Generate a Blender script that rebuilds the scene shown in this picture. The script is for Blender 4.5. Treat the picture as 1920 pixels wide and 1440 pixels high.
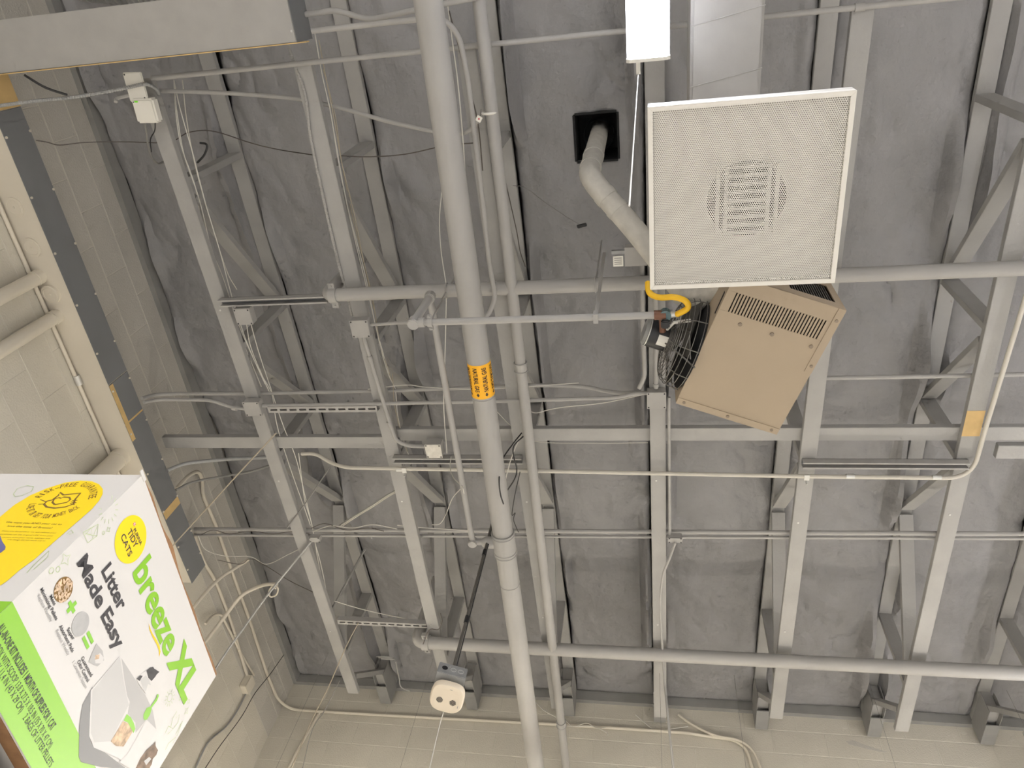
import bpy, bmesh, math, random
from mathutils import Vector, Matrix, noise
random.seed(7)
sc = bpy.context.scene
for o in list(bpy.data.objects): bpy.data.objects.remove(o, do_unlink=True)
COL = sc.collection

# ------------------------------------------------------------------ camera
# room axes: X to the right along the far block wall, Y towards that wall, Z up; the lens sits at the origin
F_PX = 1387.7
_v1 = Vector((1255 - 960, 3220 - 720, F_PX)).normalized()
_x = -Vector((-6500 - 960, 830 - 720, F_PX)).normalized()
AX_Y = _v1
AX_X = (_x - AX_Y * _x.dot(AX_Y)).normalized()
AX_Z = AX_X.cross(AX_Y)
ROT = Matrix((AX_X, AX_Y, AX_Z))            # lens frame (right, down, forward) -> room
cam_d = bpy.data.cameras.new('camera')
cam = bpy.data.objects.new('camera', cam_d)
COL.objects.link(cam)
cam_d.sensor_fit = 'HORIZONTAL'; cam_d.sensor_width = 36.0
cam_d.lens = F_PX / 1920.0 * 36.0
cam_d.clip_start = 0.05; cam_d.clip_end = 60
r_, u_, b_ = ROT @ Vector((1, 0, 0)), ROT @ Vector((0, -1, 0)), ROT @ Vector((0, 0, -1))
cam.matrix_world = Matrix(((r_.x, u_.x, b_.x, 0), (r_.y, u_.y, b_.y, 0), (r_.z, u_.z, b_.z, 0), (0, 0, 0, 1)))
sc.camera = cam

# ------------------------------------------------------------------ world, exposure
wd = bpy.data.worlds.new('world'); sc.world = wd; wd.use_nodes = True
wd.node_tree.nodes['Background'].inputs[0].default_value = (0.9, 0.95, 1.0, 1)
wd.node_tree.nodes['Background'].inputs[1].default_value = 0.0
sc.view_settings.view_transform = 'Standard'
sc.view_settings.look = 'None'
sc.view_settings.gamma = 1.0
sc.view_settings.use_curve_mapping = False
sc.view_settings.exposure = 0.14
sc.cycles.max_bounces = 5
sc.cycles.diffuse_bounces = 4
sc.cycles.glossy_bounces = 2
sc.cycles.use_adaptive_sampling = True
sc.cycles.adaptive_threshold = 0.08
sc.cycles.adaptive_min_samples = 12
LAMP_POWER = 105.0        # emission strength of the fluorescent lenses
LAMP_COOL = (0.86, 0.90, 1.0)
LAMP_WARM = (0.955, 0.955, 1.0)
LAMP_AMBER = (1.0, 0.93, 0.80)
LAMP_DIMMED = 45.0          # the tube in view is dimmed to keep the duct beside it from clipping

# ------------------------------------------------------------------ where a line of sight meets a plane of the room
def ray(px, py): return ROT @ Vector((px - 960, py - 720, F_PX))
def P(px, py, z): r = ray(px, py); return r * (z / r.z)
def PX(px, py, x): r = ray(px, py); return r * (x / r.x)
def PY(px, py, y): r = ray(px, py); return r * (y / r.y)

# ------------------------------------------------------------------ materials
MATS = {}
def mat(name, col, rough=0.6, var=0.0, vscale=3.0, bump=0.0, bscale=40.0, metal=0.0, spec=0.5, spots=None, stretch=None):
    if name in MATS: return MATS[name]
    m = bpy.data.materials.new(name); m.use_nodes = True
    nt = m.node_tree; N = nt.nodes; L = nt.links
    bs = N['Principled BSDF']
    bs.inputs['Base Color'].default_value = (*col, 1)
    bs.inputs['Roughness'].default_value = rough
    bs.inputs['Metallic'].default_value = metal
    bs.inputs['Specular IOR Level'].default_value = spec
    tc = N.new('ShaderNodeTexCoord')
    src = tc.outputs['Object']
    if stretch:
        mp = N.new('ShaderNodeMapping'); mp.inputs['Scale'].default_value = stretch
        L.new(src, mp.inputs['Vector']); src = mp.outputs['Vector']
    if var > 0:
        nz = N.new('ShaderNodeTexNoise'); nz.inputs['Scale'].default_value = vscale; nz.inputs['Detail'].default_value = 5
        L.new(src, nz.inputs['Vector'])
        mx = N.new('ShaderNodeMix'); mx.data_type = 'RGBA'
        rp = N.new('ShaderNodeMapRange'); rp.inputs[1].default_value = 0.3; rp.inputs[2].default_value = 0.7
        L.new(nz.outputs['Fac'], rp.inputs[0]); L.new(rp.outputs[0], mx.inputs[0])
        mx.inputs[6].default_value = (*[c * (1 - var) for c in col], 1)
        mx.inputs[7].default_value = (*[min(1, c * (1 + var)) for c in col], 1)
        out = mx.outputs[2]
        if spots:
            n2 = N.new('ShaderNodeTexNoise'); n2.inputs['Scale'].default_value = spots[1]; n2.inputs['Detail'].default_value = 3
            L.new(src, n2.inputs['Vector'])
            r2 = N.new('ShaderNodeMapRange'); r2.inputs[1].default_value = spots[2]; r2.inputs[2].default_value = spots[2] + 0.06
            L.new(n2.outputs['Fac'], r2.inputs[0])
            m2 = N.new('ShaderNodeMix'); m2.data_type = 'RGBA'
            L.new(r2.outputs[0], m2.inputs[0]); L.new(out, m2.inputs[6]); m2.inputs[7].default_value = (*spots[0], 1)
            out = m2.outputs[2]
        L.new(out, bs.inputs['Base Color'])
    if bump > 0:
        nb = N.new('ShaderNodeTexNoise'); nb.inputs['Scale'].default_value = bscale; nb.inputs['Detail'].default_value = 6
        L.new(src, nb.inputs['Vector'])
        bp = N.new('ShaderNodeBump'); bp.inputs['Strength'].default_value = bump; bp.inputs['Distance'].default_value = 0.03 if name == 'insulation_facing' else 0.01
        L.new(nb.outputs['Fac'], bp.inputs['Height']); L.new(bp.outputs['Normal'], bs.inputs['Normal'])
    MATS[name] = m
    return m
def glow(name, col, power):
    m = bpy.data.materials.new(name); m.use_nodes = True
    bs = m.node_tree.nodes['Principled BSDF']
    bs.inputs['Base Color'].default_value = (0.9, 0.9, 0.9, 1)
    bs.inputs['Emission Color'].default_value = (*col, 1); bs.inputs['Emission Strength'].default_value = power
    MATS[name] = m
    return m

PAINT = (0.355, 0.348, 0.335)
mat('grey_paint_wood', PAINT, 0.65, 0.06, 5.0, 0.15, 60, spots=((0.30, 0.28, 0.25), 26.0, 0.72))
mat('grey_paint_metal', (0.365, 0.355, 0.34), 0.65, 0.05, 8.0, 0.05, 80)
mat('grey_paint_pipe', (0.37, 0.36, 0.345), 0.65, 0.05, 4.0, 0.04, 60)
mat('bright_conduit', (0.56, 0.53, 0.47), 0.42, 0.05, 6.0)
mat('insulation_facing', (0.275, 0.27, 0.274), 0.6, 0.10, 2.2, 1.0, 6.0)
mat('block_paint', (0.60, 0.565, 0.49), 0.7, 0.05, 2.5, 0.30, 90)
mat('block_grey', (0.52, 0.495, 0.45), 0.7, 0.06, 2.5, 0.30, 90)
mat('mortar_paint', (0.62, 0.59, 0.52), 0.75, 0.05, 8)
mat('ledger_paint', (0.28, 0.275, 0.265), 0.7, 0.08, 6)
mat('duct_cover_grey', (0.185, 0.188, 0.196), 0.55, 0.06, 4)
mat('cream_paint', (0.64, 0.59, 0.50), 0.6, 0.05, 3)
mat('bare_wood', (0.62, 0.43, 0.19), 0.7, 0.12, 9)
mat('deck', (0.16, 0.155, 0.15), 0.9)
mat('concrete_floor', (0.72, 0.705, 0.675), 0.5, 0.08, 0.8)
mat('white_enamel', (0.74, 0.715, 0.66), 0.45)
mat('pan_grey', (0.62, 0.60, 0.56), 0.6)
mat('diffuser_pan', (0.50, 0.48, 0.45), 0.6)
mat('heater_tan', (0.385, 0.305, 0.215), 0.5, 0.03, 4)
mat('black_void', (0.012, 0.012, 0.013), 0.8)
mat('black_plastic', (0.02, 0.02, 0.022), 0.45)
mat('wire_steel', (0.16, 0.15, 0.135), 0.4, metal=0.5)
mat('heater_screw', (0.24, 0.19, 0.14), 0.5)
mat('zinc', (0.62, 0.62, 0.60), 0.35, metal=0.6)
mat('galvanised', (0.34, 0.345, 0.345), 0.45, 0.10, 20, metal=0.35)
mat('copper_fitting', (0.17, 0.08, 0.05), 0.5, metal=0.3)
mat('teal_valve', (0.10, 0.16, 0.17), 0.5)
mat('yellow_hose', (0.86, 0.50, 0.015), 0.45)
mat('foil_tape', (0.62, 0.60, 0.56), 0.35, 0.10, 25, 0.5, 30, metal=0.3)
mat('flue_wrap', (0.52, 0.50, 0.455), 0.6, 0.10, 18, 0.6, 22)
mat('white_plastic', (0.78, 0.76, 0.70), 0.45)
mat('ivory_plastic', (0.80, 0.70, 0.56), 0.28)
mat('white_cable', (0.62, 0.60, 0.55), 0.5)
mat('grey_cable', (0.20, 0.195, 0.185), 0.55)
mat('tan_cable', (0.40, 0.35, 0.27), 0.6)
mat('black_cable', (0.03, 0.03, 0.032), 0.5)
mat('dark_wire', (0.10, 0.085, 0.075), 0.6)
mat('label_orange', (0.95, 0.47, 0.012), 0.4)
mat('label_black', (0.03, 0.018, 0.015), 0.5)
mat('led_green', (0.25, 0.85, 0.05), 0.4)
mat('red_dot', (0.5, 0.02, 0.04), 0.5)
mat('card_white', (0.62, 0.595, 0.56), 0.42)
mat('card_brown', (0.27, 0.14, 0.06), 0.85, 0.2, 30)
mat('print_yellow', (0.90, 0.64, 0.0), 0.35)
mat('print_gold', (0.96, 0.55, 0.0), 0.4)
mat('print_green', (0.23, 0.50, 0.015), 0.35)
mat('print_leaf', (0.22, 0.52, 0.03), 0.4)
mat('print_black', (0.028, 0.024, 0.026), 0.45)
mat('print_brown', (0.20, 0.10, 0.01), 0.45)
mat('print_line', (0.46, 0.58, 0.26), 0.45)
mat('print_blue', (0.12, 0.12, 0.30), 0.45)
mat('print_grey_text', (0.30, 0.29, 0.28), 0.45)
mat('tray_light', (0.50, 0.485, 0.46), 0.45)
mat('tray_mid', (0.42, 0.405, 0.385), 0.45)
mat('tray_pale', (0.60, 0.575, 0.545), 0.45)
mat('tray_dark', (0.22, 0.215, 0.21), 0.45)
mat('pellets', (0.60, 0.43, 0.28), 0.6, 0.45, 75)
mat('pad_grey', (0.42, 0.41, 0.395), 0.6, 0.05, 90)
mat('cat_tabby', (0.22, 0.15, 0.10), 0.6, 0.5, 60)
mat('print_red', (0.65, 0.03, 0.05), 0.5)

# ------------------------------------------------------------------ objects
def tag(o, label=None, cat=None, group=None, kind=None):
    if label: o['label'] = label
    if cat: o['category'] = cat
    if group: o['group'] = group
    if kind: o['kind'] = kind
    return o
def thing(name, label, cat, loc, group=None):
    o = bpy.data.objects.new(name, None); COL.objects.link(o)
    o.empty_display_size = 0.05; o.location = loc
    return tag(o, label, cat, group)
def wloc(o):
    v = Vector(o.location)
    while o.parent: o = o.parent; v += Vector(o.location)
    return v

class MB:
    """collects boxes, tubes and prisms in room coordinates; build() links them as ONE mesh object"""
    def __init__(s): s.v = []; s.f = []
    def add(s, vs, fs):
        n = len(s.v); s.v += [tuple(v) for v in vs]; s.f += [tuple(i + n for i in f) for f in fs]; return s
    def box(s, lo, hi):
        x0, y0, z0 = lo; x1, y1, z1 = hi
        return s.add([(x0,y0,z0),(x1,y0,z0),(x1,y1,z0),(x0,y1,z0),(x0,y0,z1),(x1,y0,z1),(x1,y1,z1),(x0,y1,z1)],
            [(0,3,2,1),(4,5,6,7),(0,1,5,4),(1,2,6,5),(2,3,7,6),(3,0,4,7)])
    def obox(s, c, ex, ey, ez):
        """box about c with half-axes ex, ey, ez"""
        c, ex, ey, ez = map(Vector, (c, ex, ey, ez))
        vs = [c + ex*i + ey*j + ez*k for k in (-1,1) for i, j in ((-1,-1),(1,-1),(1,1),(-1,1))]
        return s.add(vs, [(0,3,2,1),(4,5,6,7),(0,1,5,4),(1,2,6,5),(2,3,7,6),(3,0,4,7)])
    def beam(s, a, b, wx, t):
        """flat stick from a to b, width wx along X, thickness t square to it"""
        a, b = Vector(a), Vector(b); d = (b - a); l = d.length; d.normalize()
        ex = Vector((1, 0, 0)); ez = d.cross(ex).normalized()
        return s.obox((a + b) / 2, ex * wx / 2, d * l / 2, ez * t / 2)
    def prism(s, pts, off):
        """polygon extruded by the vector off"""
        n = len(pts); off = Vector(off); pts = [Vector(p) for p in pts]
        return s.add(pts + [p + off for p in pts],
            [tuple(range(n)), tuple(range(2*n-1, n-1, -1))] + [(i, i + n, (i+1) % n + n, (i+1) % n) for i in range(n)])
    def tube(s, path, r, seg=10, cap=True, closed=False):
        pts = [Vector(p) for p in path]; n = len(pts)
        if n < 2: return s
        rs = r if isinstance(r, (list, tuple)) else [r] * n
        tang = []
        for i in range(n):
            a = pts[i-1] if (i > 0 or closed) else pts[i]
            b = pts[(i+1) % n] if (i < n-1 or closed) else pts[i]
            t = (b - a); tang.append(t.normalized() if t.length > 1e-9 else Vector((0,0,1)))
        t0 = tang[0]; nrm = t0.orthogonal().normalized(); vs = []
        for i in range(n):
            t = tang[i]; nrm = (nrm - t * nrm.dot(t))
            nrm = nrm.normalized() if nrm.length > 1e-6 else t.orthogonal().normalized()
            bn = t.cross(nrm)
            for k in range(seg):
                a = 2 * math.pi * k / seg
                vs.append(pts[i] + (nrm * math.cos(a) + bn * math.sin(a)) * rs[i])
        fs = []
        for i in range(n if closed else n - 1):
            j = (i + 1) % n
            for k in range(seg):
                fs.append((i*seg+k, i*seg+(k+1) % seg, j*seg+(k+1) % seg, j*seg+k))
        if cap and not closed:
            fs.append(tuple(range(seg-1, -1, -1))); fs.append(tuple((n-1)*seg + k for k in range(seg)))
        return s.add(vs, fs)
    def disc(s, c, nrm, r, t, seg=24):
        c, nrm = Vector(c), Vector(nrm).normalized()
        return s.tube([c, c + nrm * t], r, seg)
    def build(s, name, m, parent=None, origin=None, smooth=False, bevel=0.0):
        me = bpy.data.meshes.new(name)
        if parent is not None: o0 = wloc(parent)
        elif origin is not None: o0 = Vector(origin)
        else:
            xs, ys, zs = zip(*s.v); o0 = Vector(((min(xs)+max(xs))/2, (min(ys)+max(ys))/2, min(zs)))
        me.from_pydata([(v[0]-o0.x, v[1]-o0.y, v[2]-o0.z) for v in s.v], [], s.f)
        bm = bmesh.new(); bm.from_mesh(me); bmesh.ops.recalc_face_normals(bm, faces=bm.faces)
        if bevel > 0:
            bmesh.ops.bevel(bm, geom=list(bm.edges), offset=bevel, segments=2, affect='EDGES', clamp_overlap=True)
        bm.to_mesh(me); bm.free()
        if smooth:
            me.polygons.foreach_set('use_smooth', [True] * len(me.polygons))
            try: me.set_sharp_from_angle(angle=math.radians(40))
            except Exception: pass
        me.materials.append(MATS[m] if isinstance(m, str) else m)
        o = bpy.data.objects.new(name, me); COL.objects.link(o)
        if parent is not None: o.parent = parent
        else: o.location = o0
        return o

def fillet(pts, R, n=6):
    pts = [Vector(p) for p in pts]; out = [pts[0]]
    for i in range(1, len(pts)-1):
        a, b, c = pts[i-1], pts[i], pts[i+1]
        u = (a-b); w = (c-b); k = min(R, u.length*0.48, w.length*0.48)
        p, q = b + u.normalized()*k, b + w.normalized()*k
        for j in range(n+1):
            t = j / n; out.append(p*(1-t)**2 + b*2*t*(1-t) + q*t*t)
    out.append(pts[-1]); return out
def spline(pts, n=6):
    pts = [Vector(p) for p in pts]
    if len(pts) < 3: return pts
    q = [pts[0]*2 - pts[1]] + pts + [pts[-1]*2 - pts[-2]]; out = []
    for i in range(1, len(q)-2):
        a, b, c, d = q[i-1:i+3]
        for j in range(n):
            t = j / n
            out.append(0.5*((b*2) + (c-a)*t + (a*2-b*5+c*4-d)*t*t + (b*3-a-c*3+d)*t*t*t))
    out.append(pts[-1]); return out
def circle(c, u, v, r, n=24, a0=0.0, a1=2*math.pi):
    c, u, v = Vector(c), Vector(u), Vector(v)
    full = abs(a1 - a0 - 2*math.pi) < 1e-6
    m = n if full else n + 1
    return [c + u*math.cos(a0+(a1-a0)*i/n)*r + v*math.sin(a0+(a1-a0)*i/n)*r for i in range(m)]
def box_parts(parent, name, lo, hi, m, bevel=0.002): return MB().box(lo, hi).build(name, m, parent, bevel=bevel)
# ================================================================== setting
XW, YW = -3.30, 5.55           # faces of the left and the far block wall
FLOOR, ROOF = -1.60, 4.62
XE, YB = 7.0, -7.5             # the room goes on behind and to the right of the lens
ZB = 3.637                     # underside of the bottom chords
ZT = 4.28                      # underside of the top chords
tag(MB().box((XW, YB, FLOOR-0.1), (XE, YW, FLOOR)).build('floor', 'concrete_floor'), kind='structure')
tag(MB().box((XW-0.2, YB-0.2, ROOF), (XE+0.2, YW+0.2, ROOF+0.1)).build('ceiling', 'deck'), kind='structure')
wl = tag(MB().box((XW-0.25, YB, FLOOR), (XW-0.002, YW+0.25, ROOF)).build('wall_left', 'mortar_paint'), kind='structure')
wf = tag(MB().box((XW-0.002, YW+0.002, FLOOR), (XE, YW+0.25, ROOF)).build('wall_far', 'mortar_paint'), kind='structure')
tag(MB().box((XW, YB-0.2, FLOOR), (XE, YB, ROOF)).build('wall_back', 'block_paint'), kind='structure')
tag(MB().box((XE, YB, FLOOR), (XE+0.2, YW+0.25, ROOF)).build('wall_right', 'block_paint'), kind='structure')

# concrete blocks, each 16 x 8 in with a 6 mm joint, standing 2 mm proud of the mortar
BL, BH, J, JV = 0.4064, 0.2032, 0.006, 0.0028
def block_mesh(axis, ln, mt='block_paint'):
    m = MB(); h = BH - J; d = 0.02
    if axis == 'y': m.box((-d, 0, 0), (0.0, ln, h))
    else: m.box((0, 0.0, 0), (ln, d, h))
    me = bpy.data.meshes.new('block'); me.from_pydata(m.v, [], m.f)
    bm = bmesh.new(); bm.from_mesh(me); bmesh.ops.recalc_face_normals(bm, faces=bm.faces)
    bmesh.ops.bevel(bm, geom=list(bm.edges), offset=0.0025, segments=1, affect='EDGES'); bm.to_mesh(me); bm.free()
    me.materials.append(MATS[mt]); return me
FULL = {(a, m): block_mesh(a, BL - JV, m) for a in 'xy' for m in ('block_paint', 'block_grey')}
def course(wall, axis, a0, a1, z, off, mt='block_paint'):
    lo = a0; k = a0 + off - BL
    while k < a1 - 0.02:
        s, e = max(k, a0) + JV/2, min(k + BL, a1) - JV/2
        if e - s > 0.02:
            me = FULL[axis, mt] if abs((e - s) - (BL - JV)) < 1e-4 else block_mesh(axis, e - s, mt)
            o = bpy.data.objects.new('block', me); COL.objects.link(o); o.parent = wall
            p = Vector((XW, s, z + J/2)) if axis == 'y' else Vector((s, YW, z + J/2))
            o.location = p - wloc(wall)
        k += BL
for k in range(-2, 9):
    z = 4.072 - k * BH
    course(wl, 'y', -0.75, YW, z, 0.10 if k % 2 else 0.10 + BL/2, 'block_grey' if k <= 2 else 'block_paint')
for k in range(-2, 5):
    z = 4.072 - k * BH
    course(wf, 'x', XW, 3.42, z, 0.16 if k % 2 else 0.16 + BL/2)
# below and beyond the single blocks the joints are too far off to tell apart
tag(MB().box((XW-0.002, YB, FLOOR), (XW, YW, 4.072 - 8*BH)).build('wall_left_lower', 'block_paint'), kind='structure')
tag(MB().box((XW-0.002, YB, 4.072 - 8*BH), (XW, -0.75, ROOF)).build('wall_left_rear', 'block_paint'), kind='structure')
tag(MB().box((XW, YW, FLOOR), (XE, YW+0.002, 4.072 - 4*BH)).build('wall_far_lower', 'block_paint'), kind='structure')
tag(MB().box((3.42, YW, 4.072 - 4*BH), (XE, YW+0.002, ROOF)).build('wall_far_right', 'block_paint'), kind='structure')
# ledgers under the roof
tag(MB().box((XW+0.038, YW-0.04, 4.215), (XE, YW, 4.31)).build('trim_1', 'ledger_paint'), kind='structure')
tag(MB().box((XW, YB, 4.215), (XW+0.038, YW-0.0, 4.31)).build('trim_2', 'ledger_paint'), kind='structure')

# ------------------------------------------------------------------ roof trusses
TX = dict(A=-2.412, B=-1.588, C=-0.766, D=0.042, E=0.877, F=1.688, G=2.505)
TS = dict(A=0.024, B=0.012, C=0.018, D=0.0, E=-0.010, F=0.002, G=0.0)      # the trusses are not set quite square to the wall
TLAB = dict(
    A='grey painted roof truss nearest the left block wall, white plastic boxes on its near end',
    B='grey painted roof truss second from the left wall, with a square box and conduit bend',
    C='grey painted roof truss hidden beside the thick gas pipe',
    D='grey painted roof truss with a square cover plate, just left of the tan heater',
    E='grey painted roof truss running up behind the right corner of the tan heater',
    F='grey painted roof truss with a bare yellow wood patch near the curved conduit',
    G='grey painted roof truss farthest right, only its end by the far wall showing')
YBOT = [0.33, 1.23, 2.13, 2.98, 3.87, 4.74]
YTOP = [0.78, 1.70, 2.56, 3.42, 4.34]
TR = {}
for k, x in TX.items():
    t = thing('roof_truss', TLAB[k], 'roof truss', (x, 2.5, ZB), 'roof trusses'); TR[k] = t
    yend = {'A': 4.86, 'B': 4.84, 'C': 4.88, 'D': 4.90, 'E': 4.83, 'F': 4.88, 'G': 4.86}[k]
    MB().box((x-0.0445, 0.27, ZB), (x+0.0445, yend, ZB+0.038)).build('bottom_chord', 'grey_paint_wood', t, bevel=0.002)
    MB().box((x-0.0445, -0.6, ZT), (x+0.0445, 5.50, ZT+0.038)).build('top_chord', 'grey_paint_wood', t, bevel=0.002)
    lo_, hi_ = ZB+0.036, ZT+0.002
    for y in (0.79, 1.78, 2.57, 4.43):
        MB().box((x-0.043, y-0.018, lo_), (x+0.043, y+0.018, hi_)).build('post', 'grey_paint_wood', t, bevel=0.0015)
    for y0, z0, y1, z1 in ((0.88, lo_+0.02, 1.74, hi_-0.02), (1.86, lo_+0.02, 2.53, hi_-0.02), (2.65, lo_+0.02, 3.40, hi_-0.02), (4.37, lo_+0.02, 3.46, hi_-0.02), (4.72, lo_+0.02, 5.26, 4.19)):
        MB().beam((x, y0, z0), (x, y1, z1), 0.086, 0.036).build('web', 'grey_paint_wood', t, bevel=0.0015)
    MB().box((x-0.044, 5.20, 4.10), (x+0.044, 5.50, ZT)).build('bearing_block', 'grey_paint_wood', t, bevel=0.002)
    MB().box((x-0.049, 5.16, 4.06), (x-0.0445, 5.52, 4.24)).build('hanger_plate', 'ledger_paint', t)
    MB().box((x+0.0445, 5.16, 4.06), (x+0.049, 5.52, 4.24)).build('hanger_plate', 'ledger_paint', t)
    MB().box((x-0.049, 5.30, 4.052), (x+0.049, 5.52, 4.06)).build('hanger_seat', 'ledger_paint', t)
    for y in (1.6, 2.9, 4.1):
        s = MB(); s.disc((x-0.012, y + random.uniform(-.2, .2), ZB+0.0005), (0, 0, -1), 0.006, 0.0025, 8); s.build('bolt', 'zinc', t)
    t.rotation_euler.z = -math.atan(TS[k])
# the strip of truss F that the paint missed
pa, pb = P(1832, 770, ZB), P(1822, 818, ZB)
MB().box((TX['F']-0.0442, pa.y, ZB-0.0012), (TX['F']+0.0442, pb.y, ZB+0.001)).build('bare_patch', 'bare_wood', TR['F'])

# ------------------------------------------------------------------ faced insulation sagging between the top chords
def batt(x0_, s0, x1_, s1, label, seed, hole=None):
    nx, ny = 44, 250
    y0, y1 = -0.9, YW - 0.045
    vs = []
    for j in range(ny + 1):
        y = y0 + (y1 - y0) * j / ny
        x0, x1 = x0_ + s0 * (y - 2.5), x1_ + s1 * (y - 2.5)
        for i in range(nx + 1):
            u = i / nx; x = x0 + (x1 - x0) * u
            edge = min(u, 1 - u)
            sag = 0.055 * math.sin(math.pi * u) ** 0.7
            p = Vector((x * 1.1 + seed * 7.3, y * 0.8, seed * 3.1))
            n1 = noise.noise(p * 1.7)
            # creases running aslant across the bay
            q = Vector(((x * 0.85 - y * 0.5) * 5.5 + seed, (x * 0.5 + y * 0.85) * 1.15, seed * 2.0))
            w = noise.noise(q * 0.8 + Vector((n1, n1, 0)) * 0.7)
            crease = (1 - abs(w)) ** 5
            q2 = Vector((x * 20 + seed + n1 * 3, y * 2.2, seed)); e2 = noise.noise(q2)
            near = max(0.0, 1 - edge * 5.5)
            q3 = Vector((x * 9 - y * 4 + seed, x * 5 + y * 8, seed * 1.7)); n3 = noise.noise(q3 + Vector((n1, w, 0)) * 1.5)
            fold = max(0.0, noise.noise(Vector((x * 2.1 + seed, y * 1.4, 9.0)))) * (1 - abs(noise.noise(q3 * 0.55))) ** 6
            z = ZT + 0.040 - sag * 0.8 + 0.040 * n1 + 0.010 * crease + 0.011 * n3 + 0.055 * fold + near * 0.022 * e2
            # pleats let go of the right-hand side of each truss and bag down
            bag = max(0.0, 1 - (u * (x1 - x0)) / 0.16) * max(0.0, noise.noise(Vector((seed * 5.1, y * 1.7, 0.4)))) * 0.34
            z -= bag * math.sin(min(1, u * (x1 - x0) / 0.08) * math.pi * 0.9 + 0.2)
            dr = (1 - u) * (x1 - x0)
            bag2 = max(0.0, 1 - dr / 0.20) * max(0.0, noise.noise(Vector((seed * 8.7, y * 1.3, 5.4))) + 0.12) * 0.36
            z -= bag2 * math.sin(min(1, dr / 0.09) * math.pi * 0.9 + 0.2) * (1 + 0.5 * e2)
            if edge < 0.03: z = max(z, ZT + 0.012) + (0.03 - edge) * 0.35
            # tuck in above the ledger at the far end
            te = max(0.0, (y - (y1 - 0.25)) / 0.25)
            z = z * (1 - te) + (ZT + 0.028 + 0.01 * n1) * te if te > 0 else z
            vs.append((x, y, z))
    fs = []
    for j in range(ny):
        for i in range(nx):
            c = ((vs[j*(nx+1)+i][0] + vs[j*(nx+1)+i+1][0]) / 2, (vs[j*(nx+1)+i][1] + vs[(j+1)*(nx+1)+i][1]) / 2)
            if hole and abs(c[0] - hole[0]) < hole[2] and abs(c[1] - hole[1]) < hole[3]: continue
            fs.append((j*(nx+1)+i, j*(nx+1)+i+1, (j+1)*(nx+1)+i+1, (j+1)*(nx+1)+i))
    m = MB(); m.add(vs, fs)
    o = m.build('insulation_batt', 'insulation_facing', origin=((x0_+x1_)/2, 2.5, ZT), smooth=True)
    md = o.modifiers.new('thickness', 'SOLIDIFY'); md.thickness = 0.012; md.offset = 1
    return tag(o, label, 'insulation', 'insulation batts between the trusses')
g = 0.0465
HOLE = (-0.272, 0.845, 0.115, 0.125)
def bay(k0, k1, label, seed, hole=None):
    x0, s0 = (TX[k0] + g, TS[k0]) if k0 else (XW + 0.03, 0.0)
    x1, s1 = (TX[k1] - g, TS[k1]) if k1 else (TX['G'] + 0.9, 0.0)
    return batt(x0, s0, x1, s1, label, seed, hole)
bay(None, 'A', 'grey faced insulation strip between the left block wall and the first truss', 1)
bay('A', 'B', 'wrinkled grey insulation strip between the first and second truss from the left', 2)
bay('B', 'C', 'wrinkled grey insulation strip behind the thick gas pipe', 3)
bay('C', 'D', 'grey insulation strip pierced by the black flue opening', 4, HOLE)
bay('D', 'E', 'grey insulation strip above the tan heater and the white diffuser', 5)
bay('E', 'F', 'smooth grey insulation strip right of the tan heater', 6)
bay('F', 'G', 'grey insulation strip right of the truss with the yellow patch', 7)
bay('G', None, 'grey insulation strip at the far right of the roof', 8)

# ------------------------------------------------------------------ flat wooden rails lying across the bottom chords
zr = ZB + 0.039
def rail(px0, px1, yc, label):
    a, b = P(*px0, zr), P(*px1, zr)
    o = MB().box((a.x, yc-0.043, zr), (b.x, yc+0.043, zr+0.038)).build('wooden_rail', 'grey_paint_wood', bevel=0.002)
    return tag(o, label, 'rail', 'wooden rails across the trusses')
rail((306, 829), (752, 832), 2.482, 'grey wooden rail reaching from the left block wall to the second truss')
rail((735, 815), (2000, 815), 2.425, 'long grey wooden rail passing behind the tan heater bottom corner')
rail((1871, 843), (2060, 846), 2.545, 'short grey rail end at the right edge beside the curved conduit')

# ------------------------------------------------------------------ wireway trough along the left wall and its arm along X
ZW0, ZW1, XF = 3.347, 3.52, -3.11
w = thing('wireway_trough', 'long wall trough with dark grey covers and cream knockout underside on the left wall', 'wireway', ((XW+XF)/2, 1.6, ZW0))
YE = 3.42
MB().box((XW, -0.20, ZW0), (XF-0.003, YE, ZW1)).build('body', 'cream_paint', w, bevel=0.002)
def cover(y0, y1, name='cover'): return MB().box((XF-0.003, y0, ZW0-0.004), (XF+0.002, y1, ZW1+0.003)).build(name, 'duct_cover_grey', w, bevel=0.001)
ya, yb2 = PX(222, 708, XF).y, PX(256, 778, XF).y
c1 = cover(PX(36, 199, XF).y + 0.003, ya-0.004); c2 = cover(ya+0.002, yb2-0.006); c3 = cover(yb2+0.006, YE)
tag(MB().box((XF-0.003, -0.2, ZW0-0.004), (XF+0.002, PX(36, 199, XF).y, ZW1+0.003)).build('cover', 'bare_wood', w), 'bare tan cover end')
tag(MB().box((XF-0.003, yb2-0.0055, ZW0), (XF+0.0012, yb2+0.0055, ZW1)).build('seam', 'bare_wood', w), 'bare tan seam')
yp = PX(325, 948, XF).y
MB().box((XF, yp-0.028, ZW0), (XF+0.0032, yp+0.03, ZW1)).build('bare_patch', 'bare_wood', c3)
MB().box((XF, ya+0.006, ZW0-0.004), (XF+0.0032, yb2+0.12, ZW0+0.028)).build('bare_patch', 'bare_wood', c2)
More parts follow.
